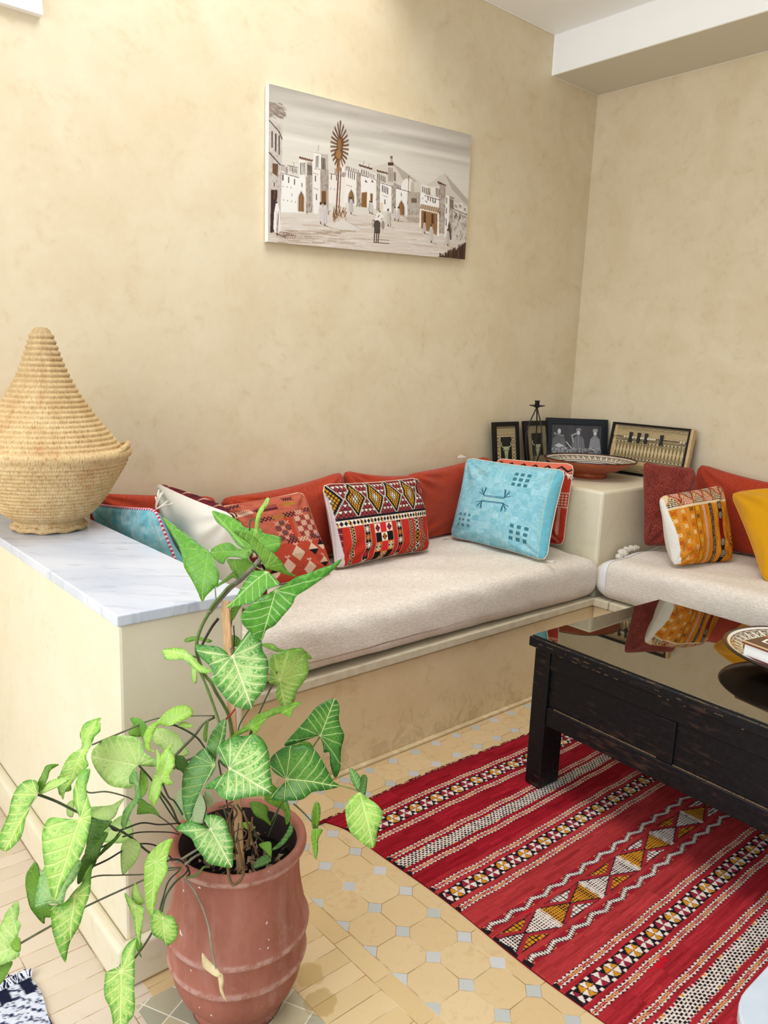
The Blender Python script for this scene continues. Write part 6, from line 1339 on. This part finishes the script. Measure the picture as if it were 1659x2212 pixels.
ST = [[2,"g",[[-3.5916,-1.4538,0.7441],[-3.5132,-1.464,0.761],[-3.4793,-1.465,0.7674],[-3.4402,-1.4717,0.7695],[-3.3761,-1.4892,0.7617],[-3.3381,-1.5097,0.7589]]],[1.8,"g",[[-3.62,-1.4734,0.6761],[-3.6135,-1.4838,0.658],[-3.5791,-1.489,0.6499],[-3.5462,-1.4953,0.6322],[-3.5227,-1.4939,0.6123],[-3.4853,-1.5087,0.5768],[-3.4545,-1.5171,0.5435],[-3.4372,-1.5252,0.5186]]],[2.8,"d",[[-3.7162,-1.5048,0.7004],[-3.6817,-1.5019,0.6712],[-3.6432,-1.5168,0.639],[-3.5968,-1.5387,0.6067],[-3.5495,-1.5381,0.5597],[-3.5085,-1.5339,0.5047],[-3.4743,-1.5565,0.4807]]],[2,"k",[[-3.5962,-1.5375,0.6134],[-3.5769,-1.5351,0.5831],[-3.5224,-1.5303,0.5768],[-3.4856,-1.539,0.5632],[-3.4384,-1.543,0.5505]]],[1.6,"k",[[-3.5615,-1.5277,0.559],[-3.5218,-1.5238,0.5517],[-3.4604,-1.529,0.5299],[-3.4392,-1.5366,0.5198]]],[2,"k",[[-3.6405,-1.5583,0.5395],[-3.6036,-1.5507,0.5366],[-3.5713,-1.5502,0.5435],[-3.5463,-1.5452,0.5427],[-3.5168,-1.5461,0.5346],[-3.4903,-1.5472,0.5152],[-3.4625,-1.554,0.478]]],[1.7,"g",[[-3.6778,-1.5751,0.5051],[-3.6401,-1.5636,0.5202],[-3.5843,-1.5634,0.5004],[-3.5352,-1.57,0.4842],[-3.488,-1.5851,0.481],[-3.4641,-1.5931,0.4786]]],[2.2,"g",[[-3.7838,-1.577,0.4522],[-3.724,-1.5734,0.4592],[-3.6555,-1.5762,0.4715],[-3.54,-1.5805,0.4799],[-3.4926,-1.5803,0.4839],[-3.4597,-1.5842,0.4753]]],[2.2,"d",[[-3.5082,-1.6062,0.6988],[-3.4814,-1.5761,0.644],[-3.4563,-1.552,0.6126],[-3.4279,-1.5367,0.558]]],[2.6,"d",[[-3.5025,-1.5788,0.6668],[-3.4665,-1.5585,0.6052],[-3.4431,-1.5381,0.5535],[-3.4203,-1.5278,0.5132]]],[2.2,"d",[[-3.5296,-1.5422,0.717],[-3.4968,-1.5298,0.6663],[-3.4758,-1.5198,0.6185],[-3.4457,-1.5214,0.557],[-3.4225,-1.525,0.5164]]],[1.4,"g",[[-3.6032,-1.6917,0.4107],[-3.567,-1.6669,0.4199],[-3.5396,-1.6574,0.4452]]],[2.4,"d",[[-3.5472,-1.6741,0.4594],[-3.5253,-1.6488,0.4748],[-3.4966,-1.6312,0.4828],[-3.4659,-1.6176,0.4826],[-3.4474,-1.5949,0.476]]],[2,"d",[[-3.6369,-1.6931,0.3961],[-3.6083,-1.6889,0.4047],[-3.5653,-1.6778,0.4364],[-3.5305,-1.6458,0.4685],[-3.5019,-1.6141,0.4788],[-3.4709,-1.5998,0.4818]]],[2,"d",[[-3.6321,-1.546,0.5632],[-3.593,-1.5505,0.5735],[-3.5629,-1.5237,0.5699],[-3.5423,-1.5205,0.5474]]],[2.4,"d",[[-3.4655,-1.5402,0.7855],[-3.4469,-1.5442,0.7806],[-3.4021,-1.5391,0.7423],[-3.3805,-1.5391,0.7105],[-3.3575,-1.5447,0.6618]]],[3.4,"g",[[-3.4417,-1.517,0.6935],[-3.4133,-1.5108,0.7088],[-3.3893,-1.5134,0.7279],[-3.3668,-1.5138,0.7504],[-3.3384,-1.5103,0.7555]]],[3,"g",[[-3.4439,-1.5209,0.6708],[-3.4165,-1.5164,0.676],[-3.3895,-1.5129,0.6766],[-3.3556,-1.5135,0.6845]]],[2.6,"o",[[-3.352,-1.4711,0.8617],[-3.3465,-1.4853,0.8252],[-3.3388,-1.5022,0.7855],[-3.3416,-1.5347,0.755],[-3.3417,-1.5553,0.727],[-3.3454,-1.5753,0.6895]]],[2.2,"d",[[-3.3218,-1.6077,0.5381],[-3.304,-1.6044,0.5067],[-3.2728,-1.6126,0.4755]]],[1.8,"d",[[-3.2023,-1.5522,0.8458],[-3.2132,-1.5507,0.8145],[-3.2349,-1.5531,0.7838],[-3.2567,-1.5562,0.7501],[-3.2737,-1.5519,0.7087],[-3.2978,-1.5667,0.6217]]],[1.6,"d",[[-3.2669,-1.6913,0.6639],[-3.2497,-1.6789,0.6128],[-3.2553,-1.655,0.5811],[-3.257,-1.6372,0.5392],[-3.264,-1.6176,0.4861]]],[1.6,"d",[[-3.2543,-1.7035,0.6064],[-3.2517,-1.7344,0.6008],[-3.2497,-1.7654,0.5924],[-3.2449,-1.7731,0.5785]]],[1.8,"o",[[-3.1613,-1.6678,0.7203],[-3.1745,-1.6568,0.6919],[-3.1963,-1.6474,0.6539],[-3.2282,-1.6354,0.5917],[-3.2558,-1.6169,0.517]]],[1.2,"o",[[-3.187,-1.7759,0.6599],[-3.1772,-1.8105,0.6638],[-3.1739,-1.827,0.6634]]],[2.2,"d",[[-3.3898,-1.6647,0.7172],[-3.3797,-1.6228,0.7038],[-3.3682,-1.5825,0.6892],[-3.3461,-1.5698,0.6029],[-3.3331,-1.5741,0.5252]]],[2,"d",[[-3.3376,-1.608,0.5887],[-3.3157,-1.6104,0.5483],[-3.2936,-1.6133,0.5072],[-3.2731,-1.6131,0.4721]]],[1.8,"d",[[-3.4395,-1.6764,0.6072],[-3.4317,-1.6326,0.5937],[-3.4063,-1.5984,0.6024],[-3.4001,-1.5732,0.6166]]],[2.6,"w",[[-3.4749,-1.5923,0.4973],[-3.4456,-1.5899,0.5015],[-3.4157,-1.5878,0.5061],[-3.3762,-1.5693,0.5022]]],[2.6,"w",[[-3.4647,-1.6138,0.5013],[-3.4308,-1.6027,0.5023],[-3.3926,-1.5856,0.4879]]],[2.4,"k",[[-3.4932,-1.5986,0.5159],[-3.4735,-1.6038,0.5103],[-3.4585,-1.6082,0.4919],[-3.4551,-1.6151,0.4763],[-3.4647,-1.6202,0.4763]]],[2.4,"o",[[-3.469,-1.6287,0.4813],[-3.4517,-1.6425,0.4869],[-3.4362,-1.64,0.4966],[-3.4177,-1.632,0.4857]]],[2.0,"w",[[-3.4717,-1.6272,0.4781],[-3.4678,-1.66,0.4689],[-3.4674,-1.6917,0.4525],[-3.47,-1.7221,0.4308],[-3.4732,-1.7402,0.4023],[-3.472,-1.7503,0.3666],[-3.4694,-1.7579,0.3459]]],[3.2,"r",[[-3.411,-1.6973,0.5179],[-3.4175,-1.7149,0.5063],[-3.4162,-1.725,0.4976],[-3.4041,-1.7284,0.4994],[-3.393,-1.7277,0.5133],[-3.3784,-1.7001,0.5124],[-3.3613,-1.6618,0.5091],[-3.3446,-1.6204,0.5165]]],[2,"r",[[-3.3557,-1.5869,0.5033],[-3.3436,-1.5856,0.5502],[-3.3519,-1.5733,0.5696],[-3.3352,-1.5843,0.5836]]],[2,"r",[[-3.3456,-1.6093,0.5036],[-3.3443,-1.6003,0.543],[-3.3345,-1.6029,0.5665],[-3.3456,-1.5891,0.5824],[-3.3641,-1.5748,0.5749]]],[1.2,"r",[[-3.3506,-1.6177,0.5064],[-3.3344,-1.6292,0.517],[-3.3281,-1.6313,0.5304],[-3.3376,-1.6214,0.5365],[-3.3483,-1.6138,0.5294]]],[1.5,"r",[[-3.3554,-1.5796,0.4804],[-3.339,-1.5844,0.5178],[-3.3518,-1.5664,0.5437],[-3.3612,-1.5558,0.5532]]],[6.0,"w",[[-3.1692,-1.4151,1.0709],[-3.1916,-1.4256,1.0592],[-3.2228,-1.4304,1.0394],[-3.2554,-1.4332,1.0227],[-3.293,-1.4463,1.0017],[-3.3209,-1.4541,0.9812]]],[3.8,"o",[[-3.2505,-1.4354,1.0309],[-3.2644,-1.4382,1.0254],[-3.2879,-1.448,1.0124],[-3.3134,-1.4566,0.997],[-3.3222,-1.4537,0.9786],[-3.3377,-1.4582,0.9609],[-3.3481,-1.4558,0.9348],[-3.3531,-1.4567,0.9141],[-3.3543,-1.4616,0.891],[-3.3419,-1.4703,0.8465],[-3.3319,-1.4842,0.8265],[-3.3214,-1.4862,0.802],[-3.2964,-1.495,0.7472],[-3.2934,-1.511,0.6951]]],[1.6,"l",[[-3.3284,-1.4638,1.1292],[-3.3295,-1.4763,1.1293],[-3.3239,-1.4738,1.1055],[-3.3187,-1.4719,1.0777],[-3.3105,-1.4646,1.0287],[-3.3015,-1.4509,1.0072]]],[3.4,"k",[[-3.2826,-1.4274,0.9526],[-3.3016,-1.429,0.9341],[-3.3262,-1.4304,0.8973],[-3.3303,-1.4322,0.8762]]],[3,"k",[[-3.2459,-1.4276,0.9714],[-3.2573,-1.4342,0.9066],[-3.272,-1.4519,0.8406],[-3.2824,-1.4757,0.7649],[-3.2895,-1.5044,0.6816],[-3.293,-1.5316,0.6167]]],[1.6,"k",[[-3.2477,-1.4363,0.9312],[-3.2506,-1.4441,0.8909],[-3.2678,-1.4554,0.8408]]],[2.6,"o",[[-3.3561,-1.4673,0.8628],[-3.3452,-1.4871,0.8225],[-3.3373,-1.5045,0.782],[-3.3357,-1.5279,0.7486]]],[2.2,"d",[[-3.1973,-1.5549,0.826],[-3.2108,-1.5515,0.8196],[-3.226,-1.5464,0.7875],[-3.2518,-1.5485,0.7439],[-3.2757,-1.5531,0.6976]]],[1.8,"d",[[-3.2567,-1.526,0.7624],[-3.2835,-1.5252,0.7267],[-3.2937,-1.5375,0.6967]]],[2,"g",[[-3.3385,-1.5881,0.9268],[-3.3352,-1.575,0.9363],[-3.3148,-1.5547,0.9268],[-3.2949,-1.5128,0.8941],[-3.2863,-1.477,0.8523]]],[2,"d",[[-3.2102,-1.4502,1.1109],[-3.1973,-1.4651,1.097],[-3.1965,-1.4691,1.0839],[-3.1975,-1.4454,1.0674]]],[2,"o",[[-3.2361,-1.4802,1.1165],[-3.2417,-1.4921,1.1035],[-3.2333,-1.5034,1.0886],[-3.2218,-1.5293,1.0793]]],[2.5,"H",[[-3.2091,-1.5115,1.0869],[-3.2038,-1.5059,1.0739],[-3.204,-1.4815,1.0627],[-3.1952,-1.4366,1.0566]]],[2,"o",[[-3.2453,-1.6086,1.0597],[-3.2397,-1.5772,1.0428],[-3.231,-1.5352,1.0251],[-3.231,-1.4857,1.0068],[-3.2418,-1.4524,0.9943]]],[1.8,"g",[[-3.3863,-1.4715,0.9014],[-3.3613,-1.4694,0.8896],[-3.3536,-1.4655,0.8783]]],[1.8,"l",[[-3.2067,-1.4671,1.1361],[-3.2004,-1.4671,1.1312],[-3.1952,-1.4641,1.1077],[-3.1848,-1.4401,1.0786]]],[2,"d",[[-3.1884,-1.4061,1.1458],[-3.1853,-1.4033,1.1676],[-3.1819,-1.4185,1.1728],[-3.185,-1.4342,1.1536],[-3.198,-1.4556,1.1314]]],[2,"red",[[-3.2882,-1.5121,0.7615],[-3.3,-1.517,0.7553],[-3.3101,-1.5112,0.7431],[-3.3115,-1.5004,0.7278]]],[1.6,"d",[[-3.361,-1.5895,0.581],[-3.3605,-1.6119,0.548],[-3.3539,-1.6038,0.4966]]],[1.9000000000000001,"r",[[-3.3426,-1.6037,0.5884],[-3.3608,-1.6091,0.5577],[-3.3532,-1.5891,0.5034]]],[2.2,"r",[[-3.3287,-1.619,0.5761],[-3.3283,-1.641,0.5448],[-3.3116,-1.6173,0.4826]]],[1.6,"d",[[-3.3749,-1.5808,0.5672],[-3.3816,-1.5962,0.5372],[-3.3673,-1.594,0.4893]]],[1.9000000000000001,"r",[[-3.3148,-1.6344,0.5638],[-3.3269,-1.6451,0.5335],[-3.3276,-1.618,0.4783]]],[2.2,"r",[[-3.3518,-1.5999,0.5716],[-3.3582,-1.6177,0.5335],[-3.3338,-1.6024,0.4649]]],[1.6,"d",[[-3.3389,-1.617,0.5495],[-3.3508,-1.6278,0.5193],[-3.3565,-1.6083,0.4702]]],[1.9000000000000001,"r",[[-3.3211,-1.6323,0.5504],[-3.3256,-1.6495,0.5206],[-3.3033,-1.6424,0.4664]]],[2.2,"r",[[-3.3844,-1.5777,0.5471],[-3.3819,-1.6001,0.5209],[-3.3647,-1.5758,0.4633]]]]
def leaf_object(sty, O, Y, Nn, L, out, curl, seed):
    r = random.Random(seed); L = L / 1000.; O = Vector(O); Y = Vector(Y); Nn = Vector(Nn); Xx = Y.cross(Nn).normalized()
    pts = [Vector((p[0] / 1000., p[1] / 1000., 0)) for p in out]
    sp = spline(pts, 5, True); P2 = [Vector((p.x, p.y)) for p in sp]
    if len(P2) < 6: return
    ne = len(P2); edges = [(i, (i + 1) % ne) for i in range(ne)]
    xs = [p.x for p in P2]; ys_ = [p.y for p in P2]; W2 = max(max(xs) - min(xs), .01)
    step = max(.0045, min(.009, W2 / 12)); co = list(P2)
    def inside(x, y):
        c = False; j = ne - 1
        for i in range(ne):
            a, b = P2[i], P2[j]
            if (a.y > y) != (b.y > y) and x < (b.x - a.x) * (y - a.y) / (b.y - a.y) + a.x: c = not c
            j = i
        return c
    y = min(ys_) + step / 2; row = 0
    while y < max(ys_):
        x = min(xs) + step / 2 + (step / 2 if row % 2 else 0)
        while x < max(xs):
            if inside(x, y) and min((Vector((x, y)) - p).length_squared for p in P2) > (step * .5) ** 2: co.append(Vector((x, y)))
            x += step
        y += step; row += 1
    res = delaunay_2d_cdt(co, edges, [], 1, 1e-6); V, Fc = res[0], res[2]
    me = bpy.data.meshes.new('leaf'); Ls = max(L, .03)
    fold = r.uniform(.08, .24); droop = r.uniform(.3, .9) / Ls * .22; wa = r.uniform(.0015, .004); f1 = r.uniform(60, 110); ph = r.uniform(0, 6)
    verts = []; uvs = []; eds = []
    for p in V:
        d = min(((p - q).length for q in P2)); e = min(1, d / .015)
        z = abs(p.x) * fold - droop * (p.y * abs(p.y)) * .5 - droop * .3 * p.x * p.x + wa * math.sin((p.y + abs(p.x)) * f1 + ph) * (1 - e * .6)
        vein = abs(((p.y - abs(p.x) * .75) / Ls * 7.5 + .5) % 1 - .5); z += .0016 * vein * min(1, abs(p.x) / .008)
        verts.append(O + Xx * p.x + Y * p.y + Nn * z - pr.location); uvs.append((p.x / Ls, p.y / Ls)); eds.append(min(1, d / (W2 * .5)))
    me.from_pydata([tuple(v) for v in verts], [], [tuple(f) for f in Fc]); me.update()
    at = me.attributes.new('leafuv', 'FLOAT_VECTOR', 'POINT'); at.data.foreach_set('vector', [c for u in uvs for c in (u[0], u[1], 0.)])
    at = me.attributes.new('edge', 'FLOAT', 'POINT'); at.data.foreach_set('value', eds)
    o = link('leaf', me, LM[sty], pr, True)
    so = o.modifiers.new('thick', 'SOLIDIFY'); so.thickness = .0006; so.offset = 0
    return o
for i, l in enumerate(LV): leaf_object(*l, i * 7 + 1)
for rad, sty, P in ST:
    bm = bmesh.new(); path = spline(P, 5); n = len(path); rr_ = [rad / 1000. * (1.0 - .25 * i / n if sty in 'dgk' else 1.0) for i in range(n)]
    tube(bm, path, rr_, 8); part('dry_root' if sty == 'r' else 'stem', bm, SM[sty], pr, smooth=True)
# stake
bm = bmesh.new(); A = Vector((-3.278, -1.452, 1.0)); B = Vector((-3.296, -1.560, .342)); zx = (A - B).normalized(); xx_ = Vector((.756, -.653, 0)); yy_ = zx.cross(xx_).normalized(); xx_ = yy_.cross(zx)
M4 = Matrix((xx_, yy_, zx)).transposed().to_4x4(); M4.translation = B; box(bm, -.0085, .0085, -.007, .007, 0, (A - B).length, M4)
part('wooden_stake', bm, M_STAKE, pr, bevel=.0008, label='pale square wooden stake')
# dried leaf on the hanging stalk
